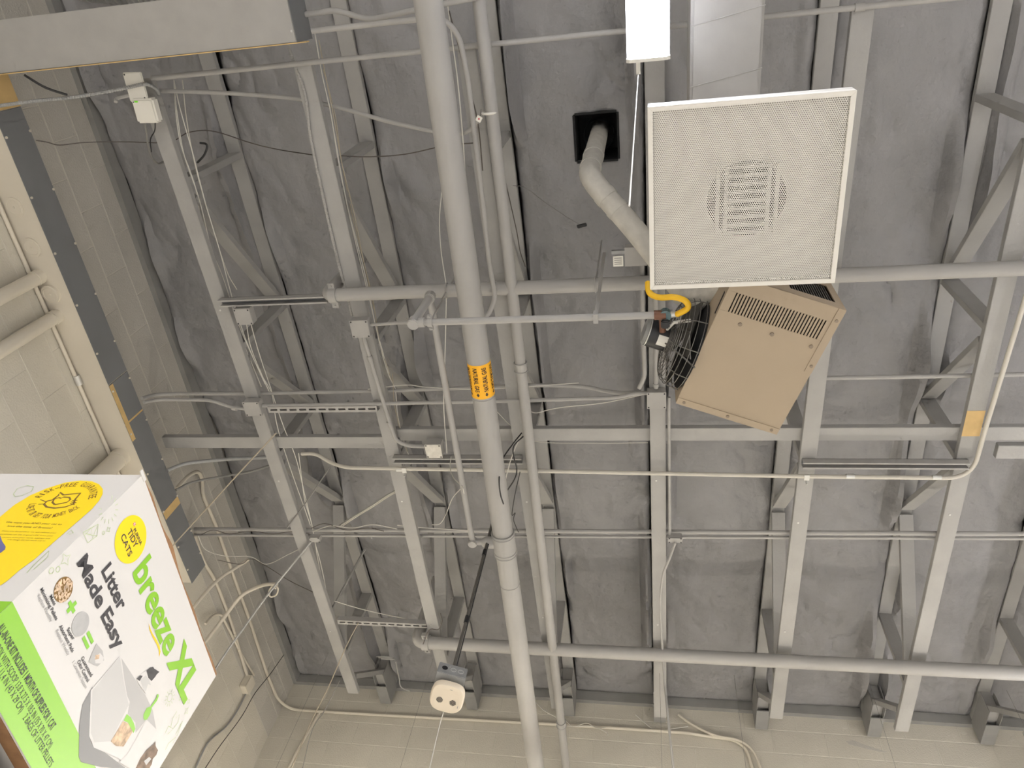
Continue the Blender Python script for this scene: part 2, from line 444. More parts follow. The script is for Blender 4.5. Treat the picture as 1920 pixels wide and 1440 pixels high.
for y in [0.45, 0.75, 1.05, 1.35, 1.65, 1.9, 2.2, 2.5, 2.8, 3.1, 3.3]:
    for z in (ZW0+0.004, ZW1-0.004):
        s = MB(); s.disc((XF+0.002, y, z), (1, 0, 0), 0.0065, 0.006, 8); s.build('screw', 'cream_paint', w)
for (px, py, r) in [(5, 390, 0.052), (45, 465, 0.052), (87, 551, 0.052)]:
    c = P(px, py, ZW0); c.x = XW + 0.075
    s = MB(); s.disc((c.x, c.y, ZW0+0.001), (0, 0, -1), r, 0.006 if py < 500 else 0.016, 32); ko = s.build('knockout', 'cream_paint', w, smooth=True)
    s = MB(); s.disc((c.x, c.y, ZW0-0.003), (0, 0, -1), 0.006, 0.016 if py > 500 else 0.007, 10); s.build('rivet', 'cream_paint', ko)
    s = MB(); s.tube(circle((c.x, c.y, ZW0-(0.005 if py < 500 else 0.015)), (1,0,0), (0,1,0), r*0.78, 32), 0.0018, 6, closed=True); s.build('ring', 'cream_paint', ko)
for i, (y, r, lab) in enumerate([(1.17, 0.037, 'cream vertical conduit entering the trough by the round knockouts, upper one'),
        (1.405, 0.037, 'cream vertical conduit entering the trough below the lowest knockout'),
        (2.36, 0.055, 'thick cream vertical conduit entering the trough just above the litter box')]):
    c = thing('vertical_conduit', lab, 'conduit', (XW+r+0.012, y, 1.4), 'conduits under the wall trough')
    s = MB(); s.tube([(XW+r+0.012, y, 1.2), (XW+r+0.012, y, ZW0)], r, 24); s.build('pipe', 'cream_paint', c, smooth=True)
    s = MB(); s.tube([(XW+r+0.012, y, ZW0-0.045), (XW+r+0.012, y, ZW0)], r*1.09, 24); s.build('locknut', 'cream_paint', c, smooth=True)
w2 = thing('overhead_wireway', 'wide pale grey boxed trough at the upper left with a bare tan edge', 'wireway', (-2.3, 0.06, ZW0))
xe = -1.487
MB().box((XF+0.006, -0.055, ZW0), (xe, 0.165, ZW1)).build('body', 'grey_paint_metal', w2, bevel=0.002)
MB().box((XF+0.006, 0.166, ZW0-0.004), (xe+0.045, 0.170, ZW0+0.03)).build('edge_strip', 'bare_wood', w2)
MB().box((xe, -0.055, ZW0-0.001), (xe+0.003, 0.166, ZW1)).build('end_plate', 'duct_cover_grey', w2)
s = MB(); s.disc((xe-0.012, 0.12, ZW0), (0,0,-1), 0.005, 0.003, 8); s.build('screw', 'zinc', w2)
# conduit tucked in the corner under the trough
co = thing('corner_conduit', 'thin cream conduit running along the wall just under the trough', 'conduit', (XW+0.03, 2, ZW0-0.04))
s = MB(); s.tube([(XW+0.013, -0.2, ZW0-0.022), (XW+0.013, YE, ZW0-0.022)], 0.011, 12); s.build('pipe', 'cream_paint', co, smooth=True)
yc = PX(133, 722, XW+0.016).y
s = MB(); s.tube([(XW+0.016, yc-0.03, ZW0-0.018), (XW+0.016, yc+0.03, ZW0-0.018)], 0.019, 12); s.build('coupling', 'zinc', co, smooth=True)

# ribbed flexible duct passing above the overhead trough
a, b = P(150, -30, 3.95), P(420, -12, 3.95)
n = 70; pts = [a.lerp(b, i/n) for i in range(n+1)]
tag(MB().tube(pts, [0.085 if i % 3 else 0.070 for i in range(n+1)], 20).build('flexible_duct', 'galvanised', smooth=True), 'ribbed flexible duct above the trough at the upper left', 'duct')
# ================================================================== pipes
def run(name, label, cat, pts, r, m='grey_paint_metal', group=None, bend=0.10, seg=12, rings=(), ringr=1.25, ringw=0.02, ringm=None, smoothpath=False, single=True):
    path = spline(pts) if smoothpath else fillet(pts, bend)
    if not rings:
        o = MB().tube(path, r, seg).build(name, m, origin=path[0], smooth=True)
        return tag(o, label, cat, group)
    t = thing(name, label, cat, path[0], group)
    MB().tube(path, r, seg).build('pipe', m, t, smooth=True)
    for (c, d) in rings:
        c, d = Vector(c), Vector(d).normalized()
        MB().tube([c - d*ringw/2, c + d*ringw/2], r*ringr, seg+4).build('coupling', ringm or m, t, smooth=True)
    return t
def clamp_ring(t, c, axis, r, m='grey_paint_metal', w=0.022, name='clamp'):
    """two-bolt pipe clamp: a band with ears and bolts"""
    c, a = Vector(c), Vector(axis).normalized()
    s = MB(); s.tube([c - a*w/2, c + a*w/2], r*1.22, 20)
    side = a.cross(Vector((0, 0, 1))).normalized()
    o = None
    for k in (-1, 1):
        s.obox(c + side*k*r*1.5, a*w*0.4, side*r*0.45, Vector((0,0,1))*r*0.35)
    o = s.build(name, m, t, smooth=True)
    for k in (-1, 1):
        MB().tube([c + side*k*r*1.6 + Vector((0,0,-r*0.62)), c + side*k*r*1.6 + Vector((0,0,r*0.62))], 0.006, 8).build('bolt', m, o)

# --- thick gas main with its tee
ZG = 3.10; XG = -0.262*ZG; RG = 0.0572
g = thing('gas_main', 'thick grey gas pipe with an orange natural gas band running towards the far wall', 'pipe', (XG, 2.0, ZG))
MB().tube([(XG, -3.0, ZG), (XG, YW, ZG)], RG, 32).build('pipe', 'grey_paint_pipe', g, smooth=True)
yt = P(950, 1018, ZG).y
t_ = MB(); t_.tube([(XG, yt-0.075, ZG), (XG, yt+0.075, ZG)], RG*1.10, 32)
tee = t_.build('tee', 'grey_paint_pipe', g, smooth=True)
for dy in (-0.075, -0.058, 0.058, 0.078):
    MB().tube(circle((XG, yt+dy, ZG), (1,0,0), (0,0,1), RG*1.10, 32), 0.004, 6, closed=True).build('weld_bead', 'grey_paint_pipe', tee, smooth=True)
for py in (690, 742, 1092):
    y = P(912, py, ZG).y
    if py != 690: MB().tube(circle((XG, y, ZG), (1,0,0), (0,0,1), RG, 32), 0.003, 6, closed=True).build('weld_bead', 'grey_paint_pipe', g, smooth=True)
XB = -0.3205*ZG
s = MB(); s.tube([(XG-RG*0.8, yt, ZG), (XG-0.105, yt, ZG)], 0.034, 20); s.tube([(XG-0.105, yt, ZG), (XG-0.125, yt, ZG)], [0.034, 0.022], 20)
s.build('side_outlet', 'grey_paint_pipe', g, smooth=True)
# orange wrap with its lettering
y0, y1 = P(897, 676, ZG).y, P(907, 738, ZG).y
def band(y0, y1, r, a0, a1, m, name, parent):
    vs = []; fs = []; n = 40
    for i in range(n+1):
        a = a0 + (a1-a0)*i/n
        for y in (y0, y1): vs.append((XG + r*math.sin(a), y, ZG - r*math.cos(a)))
    for i in range(n): fs.append((2*i, 2*i+1, 2*i+3, 2*i+2))
    return MB().add(vs, fs).build(name, m, parent, smooth=True)
lb = band(y0, y1, RG*1.012, -math.pi, math.pi, 'label_orange', 'label', g)
def text_mesh(txt, embolden=0.0, res=4, sx=1.0):
    """flat outline mesh of a line of text: vertices in em units, and faces"""
    cu = bpy.data.curves.new('lettering', 'FONT'); cu.body = txt; cu.size = 1.0; cu.resolution_u = res; cu.offset = embolden
    ob = bpy.data.objects.new('lettering', cu); COL.objects.link(ob)
    dg = bpy.context.evaluated_depsgraph_get(); me = bpy.data.meshes.new_from_object(ob.evaluated_get(dg))
    vs = [tuple(v.co) for v in me.vertices]; fs = [tuple(p.vertices) for p in me.polygons]
    bpy.data.objects.remove(ob, do_unlink=True); bpy.data.curves.remove(cu); bpy.data.meshes.remove(me)
    return vs, fs
def gas_text(a_mid, flip):
    vs, fs = text_mesh('NATURAL GAS', 0.018)
    xs = [v[0] for v in vs]; w = max(xs) - min(xs); cap = 0.72
    L0, L1 = y0 + (y1-y0)*0.08, y0 + (y1-y0)*0.78
    out = []
    for v in vs:
        u = (v[0]-min(xs))/w; h = (v[1]/cap - 0.5) * 0.023
        y = L0 + (L1-L0)*(1-u if flip else u)
        a = a_mid + (-1 if flip else 1) * (h / RG) * -1 * -1
        out.append((XG + RG*1.045*math.sin(a), y, ZG - RG*1.045*math.cos(a)))
    MB().add(out, fs).build('lettering', 'label_black', lb)
    ya = y0 + (y1-y0)*0.86; r = RG*1.035
    arr = []
    for (dy, h) in [(-0.006, 0.004), (0.002, 0.004), (0.002, 0.009), (0.013, 0.0), (0.002, -0.009), (0.002, -0.004), (-0.006, -0.004)]:
        a = a_mid + h / RG; arr.append((XG + r*math.sin(a), ya+dy, ZG - r*math.cos(a)))
    MB().add(arr, [tuple(range(7))]).build('arrow', 'label_black', lb)
for am, fl in ((-0.95, True), (-0.20, False), (0.55, True), (1.35, False)): gas_text(am, fl)

# --- branch of the gas main: back along the roof, a drop, then over to the heater
yd = 0.4114*ZG; ZL = 2.817; xd = -0.3234*ZG
b = thing('gas_branch', 'thin grey gas branch from the tee, dropping and turning towards the tan heater', 'pipe', (xd, yd, ZL))
pe = P(1232, 588, ZL)
MB().tube(fillet([(XG-0.12, yt, ZG), (XB, yt, ZG), (xd, yd, ZG)], 0.03), 0.0165, 14).build('upper_run', 'grey_paint_pipe', b, smooth=True)
MB().tube([(xd, yd, ZG+0.012), (xd, yd, ZL-0.012)], 0.019, 14).build('drop', 'grey_paint_pipe', b, smooth=True)
MB().tube([(xd-0.01, yd, ZL), (pe.x, yd, ZL)], 0.0150, 14).build('lower_run', 'grey_paint_pipe', b, smooth=True)
for c in ((XB, yt, ZG), (xd, yd, ZG), (xd, yd, ZL)):
    MB().tube([Vector(c)+Vector((-0.002,0,0.024)), Vector(c)+Vector((0.002,0,-0.024))], 0.0265, 14).build('elbow', 'grey_paint_pipe', b, smooth=True, bevel=0.004)
MB().tube([(xd+0.022, yd, ZL), (xd+0.05, yd, ZL)], 0.021, 14).build('elbow', 'grey_paint_pipe', b, smooth=True)
clamp_ring(b, (xd+0.075, yd, ZL), (1,0,0), 0.018)
hx = P(1117, 590, ZL).x
MB().box((hx-0.010, yd-0.021, ZL-0.02), (hx+0.010, yd+0.021, ZL+0.02)).build('strap', 'grey_paint_metal', b)
MB().box((hx-0.008, yd-0.002, ZL+0.01), (hx+0.008, yd+0.002, 3.60)).build('hanger_strap', 'grey_paint_metal', b)
bx = P(838, 545, 3.56)
MB().tube([(xd+0.075, yd, ZL+0.02), (bx.x, bx.y, 3.53)], 0.005, 8).build('hanger_rod', 'grey_paint_metal', b)

# --- sprinkler lines hung under the chords
ZS = 3.565
ys = 0.402*ZS
sp = thing('sprinkler_pipe', 'grey sprinkler pipe passing behind the white diffuser and crossing the gas main', 'pipe', (-1.6, ys, ZS), 'sprinkler pipes')
x0 = P(612, 556, ZS).x
MB().tube(fillet([(x0, ys, 4.2), (x0, ys, ZS), (5.0, ys, ZS)], 0.06), 0.0365, 24).build('pipe', 'grey_paint_pipe', sp, smooth=True)
clamp_ring(sp, (P(626, 553, ZS).x, ys, ZS), (1,0,0), 0.0365, name='grooved_coupling', w=0.045)
for px in (838, 1117):
    xh = P(px, 543, ZS).x
    MB().tube(circle((xh, ys, ZS), (0,1,0), (0,0,1), 0.040, 24), 0.004, 6, closed=True).build('hanger_ring', 'grey_paint_metal', sp, smooth=True)
    MB().tube([(xh, ys, ZS+0.04), (xh, ys, 4.25)], 0.005, 8).build('hanger_rod', 'grey_paint_metal', sp)
yl = 1.163*ZS
sp2 = thing('sprinkler_pipe', 'grey sprinkler pipe nearest the far wall with an elbow at its left end', 'pipe', (-1.6, yl, ZS), 'sprinkler pipes')
x0 = P(779, 1197, ZS).x
MB().tube(fillet([(x0, yl, 4.2), (x0, yl, ZS), (5.0, yl, ZS)], 0.07), 0.0445, 24).build('pipe', 'grey_paint_pipe', sp2, smooth=True)
clamp_ring(sp2, (x0+0.075, yl, ZS), (1,0,0), 0.0445, name='grooved_coupling', w=0.05)
MB().tube(spline([(x0+0.07, yl-0.04, ZS-0.05), P(805, 1181, 3.58), P(822, 1180, 3.60), P(829, 1165, 3.62), P(826, 1150, 3.64)]), 0.003, 6).build('tie_wire', 'dark_wire', sp2, smooth=True)
zp = 3.555; xp = -0.2005*zp
p2 = thing('sprinkler_main', 'slim grey pipe running alongside the thick gas main', 'pipe', (xp, 2, zp))
MB().tube([(xp, -3.0, zp), (xp+0.025, YW, zp)], 0.0305, 20).build('pipe', 'grey_paint_pipe', p2, smooth=True)
for (px, py, w_) in ((967, 688, 0.05), (1051, 1357, 0.05)):
    y = P(px, py, zp).y; xx = xp + 0.025*(y+3)/8.5
    MB().tube([(xx, y-w_/2, zp), (xx, y+w_/2, zp)], 0.034, 20).build('coupling', 'grey_paint_pipe', p2, smooth=True)
    for k in (-1, 1): MB().tube(circle((xx, y+k*w_/2, zp), (1,0,0), (0,0,1), 0.035, 20), 0.004, 6, closed=True).build('coupling_rim', 'grey_paint_pipe', p2, smooth=True)
yk = P(905, 212, zp).y
MB().tube(circle((xp, yk, zp), (1,0,0), (0,0,1), 0.034, 20), 0.006, 6, closed=True).build('clamp_band', 'white_plastic', p2, smooth=True)

# ================================================================== conduits
GC = 'painted electrical conduits'
zc = 3.615
yk = 0.0748*zc
cd = thing('straight_conduit', 'straight grey conduit crossing the picture near its top edge', 'conduit', (-2, yk, zc), GC)
MB().tube([(P(285, 147, zc).x, yk, zc), (4.0, yk, zc)], 0.0125, 12).build('pipe', 'grey_paint_metal', cd, smooth=True)
for px in (900, 1612): 
    xx = P(px, 78 if px == 900 else 15, zc).x
    MB().tube([(xx-0.02, yk, zc), (xx+0.02, yk, zc)], 0.0165, 12).build('coupling', 'grey_paint_metal', cd, smooth=True)
def Pz(pts): return [P(*p) for p in pts]
run('offset_conduit', 'grey conduit leaving the end of the upper left trough and turning along the gas main', 'conduit',
    Pz([(585,58,3.45),(795,35,3.45),(835,36,3.47),(860,66,3.5),(874,125,3.5),(888,235,3.5),(904,370,3.5),(917,490,3.5),(929,560,3.5),(915,592,3.46),(895,601,3.42)]), 0.0125, group=GC, bend=0.08)
run('offset_conduit', 'grey conduit with a hump at the very top beside the trough end', 'conduit',
    Pz([(572,27,3.50),(598,24,3.50),(625,19,3.50),(648,24,3.50),(690,38,3.50),(800,14,3.50),(900,-6,3.5)]), 0.0125, group=GC, bend=0.06)
run('curved_conduit', 'grey curved conduit passing over the second truss towards the red dotted tag', 'conduit',
    Pz([(296,170,3.70),(430,174,3.72),(555,184,3.74),(640,202,3.76),(730,229,3.70),(830,250,3.64),(868,251,3.62),(888,240,3.60),(899,224,3.58)]), 0.0105, group=GC, bend=0.3)
# pair from the wall trough to the cover plate by the heater
run('branch_conduit', 'upper of two grey conduits running from the trough to the plate left of the heater', 'conduit',
    Pz([(266,747,3.50),(290,740,3.60),(330,738,3.68),(470,738,3.70),(720,733,3.70),(1010,722,3.70),(1095,724,3.69),(1150,737,3.66),(1215,737,3.62)]), 0.0115, group=GC, bend=0.15)
cd = run('branch_conduit', 'lower of two grey conduits running from the trough, passing the first truss box', 'conduit',
    Pz([(270,754,3.46),(300,749,3.58),(395,750,3.60),(432,763,3.60),(460,767,3.60)]), 0.0105, group=GC, bend=0.12,
    rings=[(P(440,765,3.60), P(460,767,3.60)-P(440,765,3.60))], ringr=1.5, ringw=0.03)
run('branch_conduit', 'grey conduit from the first truss box, under the gas main, to the heater plate', 'conduit',
    Pz([(488,761,3.61),(700,757,3.61),(900,753,3.61),(1080,748,3.61),(1160,745,3.61),(1190,738,3.61),(1216,737,3.61)]), 0.0115, group=GC, bend=0.12)
# bright new conduit, bent up along truss F
zn = 3.60
bc = thing('bright_conduit', 'pale new conduit crossing under the trusses and curving up at the right', 'conduit', P(1000, 884, zn), GC)
MB().tube(fillet(Pz([(566,851,3.70),(592,850,3.68),(622,869,3.64),(650,877,zn),(1000,883,zn),(1500,893,zn),(1822,897,zn),(1845,812,zn),(1990,340,zn),(2150,-190,zn)]), 0.22, 12), 0.0118, 14).build('pipe', 'bright_conduit', bc, smooth=True)
for px, py in ((759,880),(1512,893)):
    c = P(px, py, zn); s = MB(); s.box((c.x-0.014, c.y-0.018, zn-0.016), (c.x+0.014, c.y+0.018, zn-0.008)); s.tube([c+Vector((0,0.02,0)), c+Vector((0,0.035,-0.03))], 0.005, 8)
    s.build('strut_clamp', 'zinc', bc)
for px, py in ((750,880),(1594,893),(1756,895)):
    c = P(px, py, zn); MB().tube([c-Vector((0.022,0,0)), c+Vector((0.022,0,0))], 0.0145, 12).build('coupling', 'zinc', bc, smooth=True)
run('trough_whip', 'grey conduit curving from the wall trough to the first truss below the rail end', 'conduit',
    Pz([(314,882,3.50),(345,869,3.60),(420,861,3.68),(510,857,3.70)]), 0.0125, 'galvanised', GC, bend=0.3)
run('trough_whip', 'thin dark flexible conduit curving from the wall trough to the first truss', 'conduit',
    Pz([(330,919,3.48),(362,904,3.58),(420,893,3.66),(470,884,3.70),(515,870,3.72)]), 0.0085, 'grey_cable', GC, smoothpath=True)
# double line that runs over the chords
zd = 3.70
for i, (l, r_, rr, lab) in enumerate([((365,992),(1920,1001),0.0135,'upper of the twin grey conduits crossing above the lower tee of the gas main'),
                                ((365,1003),(1920,1010),0.0095,'lower of the twin grey conduits crossing above the lower tee of the gas main')]):
    a, b_ = P(*l, zd), P(*r_, zd); d = (b_-a); 
    run('twin_conduit', lab, 'conduit', [a, b_ + d*0.15], rr, group=GC)
run('right_conduit', 'short grey conduit between the heater and the truss with the yellow patch', 'conduit', [P(1548,709,3.70), P(1830,704,3.70), P(2000,700,3.70)], 0.012, group=GC)
# conduits that follow truss D beside the heater
run('drop_conduit', 'left one of two conduits running down to the plate left of the heater', 'conduit',
    Pz([(1203,440,3.60),(1205,600,3.60),(1209,706,3.60),(1198,728,3.60)]), 0.0125, group=GC, bend=0.05)
run('drop_conduit', 'right one of two conduits running down to the plate left of the heater', 'conduit',
    Pz([(1228,480,3.60),(1230,600,3.60),(1230,728,3.60)]), 0.0125, group=GC, bend=0.05, rings=[(P(1230,722,3.60),(0,1,0))])
run('drop_conduit', 'thin conduit running beside the truss from the heater plate to a small box', 'conduit',
    Pz([(1254,745,3.62),(1256,1008,3.62)]), 0.009, group=GC)
# conduit on truss B: plastic box to the bend
cb = thing('bent_conduit', 'grey conduit along the second truss bending into the lit square box', 'conduit', P(690, 660, 3.60), GC)
MB().tube(fillet(Pz([(681,628,3.60),(694,672,3.60),(722,765,3.60),(742,826,3.60),(765,836,3.60),(798,837,3.60)]), 0.10), 0.0125, 12).build('pipe', 'grey_paint_metal', cb, smooth=True)
for a, c in (((694,672),(722,765)), ((731,795),(742,826))):
    p, q = P(*a, 3.60), P(*c, 3.60); d = (q-p).normalized(); MB().tube([p-d*0.016, p+d*0.016], 0.016, 12).build('coupling', 'grey_paint_metal', cb, smooth=True)
run('box_conduit', 'thin grey conduit between the second truss box and the gas branch elbow', 'conduit', [P(692,609,3.57), P(772,604,3.5), P(900,600,3.45)], 0.009, group=GC)
# wall conduits left of the far corner
def PW(px, py, off=0.016): return PX(px, py, XW+off)
run('wall_conduit', 'pale conduit looping out of the trough and following the left wall into the far corner', 'conduit',
    [PX(331,916,XF-0.03), PX(352,892,-3.16), PX(372,882,-3.2), PX(380,900,-3.26), PW(380,928), PW(405,985), PW(440,1085), PW(470,1168), PW(500,1262), PW(521,1312),
     PY(545,1330,YW-0.02), PY(600,1334,YW-0.02), PY(830,1347,YW-0.02), PY(1060,1359,YW-0.02), PY(1290,1374,YW-0.02), PY(1330,1381,YW-0.02), PY(1378,1387,YW-0.02), PY(1400,1404,YW-0.02), PY(1412,1445,YW-0.02)], 0.013, 'cream_paint', GC, bend=0.10)
run('wall_conduit', 'left one of two conduits running along the left wall to a small corner box', 'conduit',
    [PW(366,1004), PW(380,1050), PW(405,1090), PW(432,1162), PW(452,1230), PW(467,1278)], 0.013, 'cream_paint', GC, rings=[(PW(440,1190), PW(452,1230)-PW(432,1162))])
run('wall_conduit', 'right one of two conduits running along the left wall to a small corner box', 'conduit',
    [PW(385,1170,0.05), PW(400,1152,0.04), PW(416,1152,0.02), PW(424,1170), PW(450,1222), PW(476,1266)], 0.010, 'cream_paint', GC, rings=[(PW(448,1218), PW(476,1266)-PW(450,1222))])
run('wall_conduit', 'pale conduit with an S bend low on the far wall under the truss ends', 'conduit',
    [PY(1272,1340,YW-0.03), PY(1300,1360,YW-0.025), PY(1342,1379,YW-0.04), PY(1385,1388,YW-0.05), PY(1412,1408,YW-0.05), PY(1428,1445,YW-0.05)], 0.011, 'cream_paint', GC, smoothpath=True)
run('raceway', 'thin grey raceway wriggling down the left wall from the corner box', 'conduit',
    [PW(466,1290), PW(446,1330), PW(424,1362), PW(398,1384), PW(384,1402), PW(362,1450)], 0.007, 'galvanised', smoothpath=True)
run('stub_tube', 'pale bent tube rising from behind the litter box with a coil at its end', 'conduit',
    [PX(383,1206,-3.12), PX(420,1158,-3.08), PX(452,1118,-2.98), PX(480,1102,-2.9), PX(500,1096,-2.8), PX(521,1095,-2.72)], 0.013, 'cream_paint', smoothpath=True)
run('stub_tube', 'pale bent tube beside the trough end, ending against the roof ledger', 'conduit',
    [PX(362,1140,-3.14), PX(390,1106,-3.12), PX(415,1082,-3.1), PX(440,1066,-3.06), PX(466,1049,-3.0)], 0.012, 'cream_paint', smoothpath=True)

# ------------------------------------------------------------------ slotted and plain strut channels
def strut(a, b, slotted, label, zoff=0.0):
    a, b = Vector(a), Vector(b); y = (a.y+b.y)/2; z = (a.z+b.z)/2
    t = thing('strut_channel', label, 'strut', ((a.x+b.x)/2, y, z), 'metal strut channels')
    w = 0.0206; h = 0.041; x0, x1 = a.x, b.x
    MB().box((x0, y-w, z), (x1, y-w+0.003, z+h)).build('flange', 'grey_paint_metal', t)
    MB().box((x0, y+w-0.003, z), (x1, y+w, z+h)).build('flange', 'grey_paint_metal', t)
    if slotted:
        s = MB(); s.box((x0, y-w, z-0.002), (x1, y-0.0065, z)); s.box((x0, y+0.0065, z-0.002), (x1, y+w, z))
        x = x0 + 0.015; pitch = 0.0508*1.25
        s.box((x0, y-0.0065, z-0.002), (x, y+0.0065, z))
        while x < x1:
            e = min(x + pitch, x1); s.box((x+pitch*0.72, y-0.0065, z-0.002), (max(e, x+pitch*0.72), y+0.0065, z)); x += pitch
        s.build('slotted_face', 'grey_paint_metal', t)
    else:
        MB().box((x0, y-w, z+h-0.003), (x1, y+w, z+h)).build('back', 'duct_cover_grey', t)
        for k in (-1, 1): MB().box((x0, y+k*w-(0.009 if k > 0 else 0), z-0.002), (x1, y+k*w+(0 if k > 0 else 0.009), z)).build('lip', 'grey_paint_metal', t)
    return t
strut(P(409,570,3.59), P(612,562,3.59), False, 'open strut channel from the first truss to the sprinkler pipe end')
strut(P(503,769,3.595), P(707,766,3.595), True, 'slotted strut channel between the first truss box and the second truss')
strut(P(737,866,3.592), P(978,864,3.592), False, 'open strut channel under the lit square box by the gas main')
strut(P(1506,872,3.592), P(1818,876,3.592), False, 'open strut channel ending at the curved conduit on the right')
strut(P(633,1166,3.64), P(800,1174,3.64), True, 'slotted strut channel just above the elbow of the lower sprinkler pipe')
# ================================================================== fluorescent fixtures
glow('lens_cool', LAMP_COOL, LAMP_DIMMED); glow('lens_warm', LAMP_WARM, LAMP_POWER)
glow('lens_cool_side', LAMP_COOL, LAMP_DIMMED*0.12); glow('lens_warm_side', LAMP_WARM, LAMP_POWER*0.05)
glow('lens_amber', LAMP_AMBER, LAMP_POWER*0.8); glow('lens_amber_side', LAMP_AMBER, LAMP_POWER*0.32)
def fixture(x, y0, y1, z, label, lens, cord=None, across=False, wires=None):
    """wraparound strip light; across=True lays it along X (then x is its Y and y0..y1 its X range)"""
    q = (lambda a, b, c: (b, a, c)) if across else (lambda a, b, c: (a, b, c))
    t = thing('strip_light', label, 'light', q(x, (y0+y1)/2, z), 'ceiling strip lights')
    def bx_(lo, hi, name, m, bevel=0.0):
        lo, hi = q(*lo), q(*hi); return MB().box(lo, hi).build(name, m, t, bevel=bevel)
    w = 0.078; d = 0.058
    bx_((x-w*0.92, y0, z+d), (x+w*0.92, y1, z+d+0.035), 'housing', 'white_enamel', 0.003)
    prof = [(-w, d), (-w, 0.02), (-w*0.86, 0.004), (-w*0.7, 0), (w*0.7, 0), (w*0.86, 0.004), (w, 0.02), (w, d)]
    n = len(prof); vs = [q(x+a, y, z+b) for y in (y0+0.012, y1-0.012) for a, b in prof]
    MB().add(vs, [(i, i+1, n+i+1, n+i) for i in (2, 3, 4)]).build('lens', lens, t)
    for ids in ((0, 1), (5, 6)):      # ribbed side walls of the lens throw less light than its flat face
        MB().add(vs, [(i, i+1, n+i+1, n+i) for i in ids]).build('lens_side', lens + '_side', t)
    for ya, yb in ((y0, y0+0.012), (y1-0.012, y1)):
        MB().prism([q(x+a*1.03, ya, z+b*1.0-0.004) for a, b in prof], q(0, yb-ya, 0)).build('end_cap', 'white_enamel', t)
    for yy in (wires or (y0+0.2, y1-0.2)):
        MB().tube([q(x, yy, z+d+0.03), q(x, yy, ZB+0.02)], 0.0011 if across else 0.004, 6).build('hanger_wire', 'grey_cable' if across else 'grey_paint_metal', t)
    if cord:
        MB().tube([(cord[0], cord[1], z+0.05), (cord[2], cord[1], cord[3])], 0.0016, 8).build('pull_cord', 'white_plastic', t)
        MB().box((cord[0]-0.008, y1-0.01, z+0.05), (cord[0]+0.008, cord[1]+0.005, z+0.058)).build('cord_bracket', 'white_enamel', t)
    return t
fixture(0.012, -0.90, 0.335, 3.0, 'lit fluorescent strip light with a hanging pull cord beside the white diffuser', 'lens_cool', (-0.025, 0.377, -0.0306, 1.30))
OTHER = [(0.012, -3.2, 'directly behind the photographer'), (0.012, -5.6, 'farthest behind the photographer'), (2.7, -3.2, 'in the middle row behind'), (2.7, -0.9, 'in the middle row beside the heater'),
    (2.7, 1.4, 'in the middle row beyond the heater'), (2.7, 3.7, 'in the middle row nearest the far wall'), (5.3, -3.2, 'in the right row behind'), (5.3, 0.3, 'in the right row beside the heater'),
    (5.3, 3.2, 'in the right row nearest the far wall'), (-2.1, -3.2, 'in the left row behind the carton'), (-2.1, -5.6, 'in the left row farthest back')]
for x, yy, where in OTHER:  # unseen fixtures added in rows to light the floor, walls and truss undersides
    fixture(x, yy, yy+1.235, 3.0, 'lit unseen fluorescent strip light ' + where, 'lens_warm')
# hanging cords imply the middle light; outer two added to brighten the far wall
for xc, lab in ((0.05, 'under the middle truss'), (-2.05, 'under the first truss, added unseen'), (1.85, 'under the right trusses, added unseen')):
    fixture(4.42, xc-0.62, xc+0.62, 2.38, 'lit warm strip light hung near the far wall ' + lab, 'lens_amber', across=True, wires=(xc-0.01, xc+0.5) if xc == 0.05 else None)

# ================================================================== perforated ceiling diffuser and its duct
ZD = 2.43
dc = Vector((0.1262*ZD, 0.2883*ZD, ZD)); S = 0.602; rotd = -0.008
df = thing('ceiling_diffuser', 'square white perforated air diffuser hanging beside the strip light', 'diffuser', dc)
h = S/2; fr = 0.0155
def dbox(x0, x1, y0, y1, z0, z1, name, m, par=df, bevel=0.0): return MB().box((dc.x+x0, dc.y+y0, ZD+z0), (dc.x+x1, dc.y+y1, ZD+z1)).build(name, m, par, bevel=bevel)
for nm, q in (('a', [(-h,-h),(h,-h),(h-fr,-h+fr),(-h+fr,-h+fr)]), ('b', [(h,-h),(h,h),(h-fr,h-fr),(h-fr,-h+fr)]),
              ('c', [(h,h),(-h,h),(-h+fr,h-fr),(h-fr,h-fr)]), ('d', [(-h,h),(-h,-h),(-h+fr,-h+fr),(-h+fr,h-fr)])):
    MB().prism([(dc.x+a*0.9995, dc.y+b*0.9995, ZD-0.006) for a, b in q], (0, 0, 0.032)).build('frame_rail', 'white_enamel', df, bevel=0.0012)
# perforated sheet: one hexagonal cell with a real hole for every perforation
pitch = 0.0066; rowp = pitch*math.sqrt(3)/2; hr = pitch*0.365
lim = h - fr
vs = []; fs = []
nr = int(2*lim/rowp); nc = int(2*lim/pitch)
hexo = [(math.cos(math.radians(30+60*k)), math.sin(math.radians(30+60*k))) for k in range(6)]
ro = pitch/math.sqrt(3)
for j in range(nr):
    yy = -lim + (j+0.5)*(2*lim/nr)
    for i in range(nc):
        xx = -lim + (i+0.5+(0.5 if j % 2 else 0))*pitch
        if xx > lim - pitch*0.4: continue
        n = len(vs)
        vs += [(dc.x+xx+a*ro, dc.y+yy+b*ro, ZD) for a, b in hexo]
        vs += [(dc.x+xx+a*hr, dc.y+yy+b*hr, ZD) for a, b in hexo]
        fs += [(n+k, n+(k+1) % 6, n+6+(k+1) % 6, n+6+k) for k in range(6)]
me = bpy.data.meshes.new('perforated_face'); me.from_pydata([(v[0]-dc.x, v[1]-dc.y, v[2]-dc.z) for v in vs], [], fs)
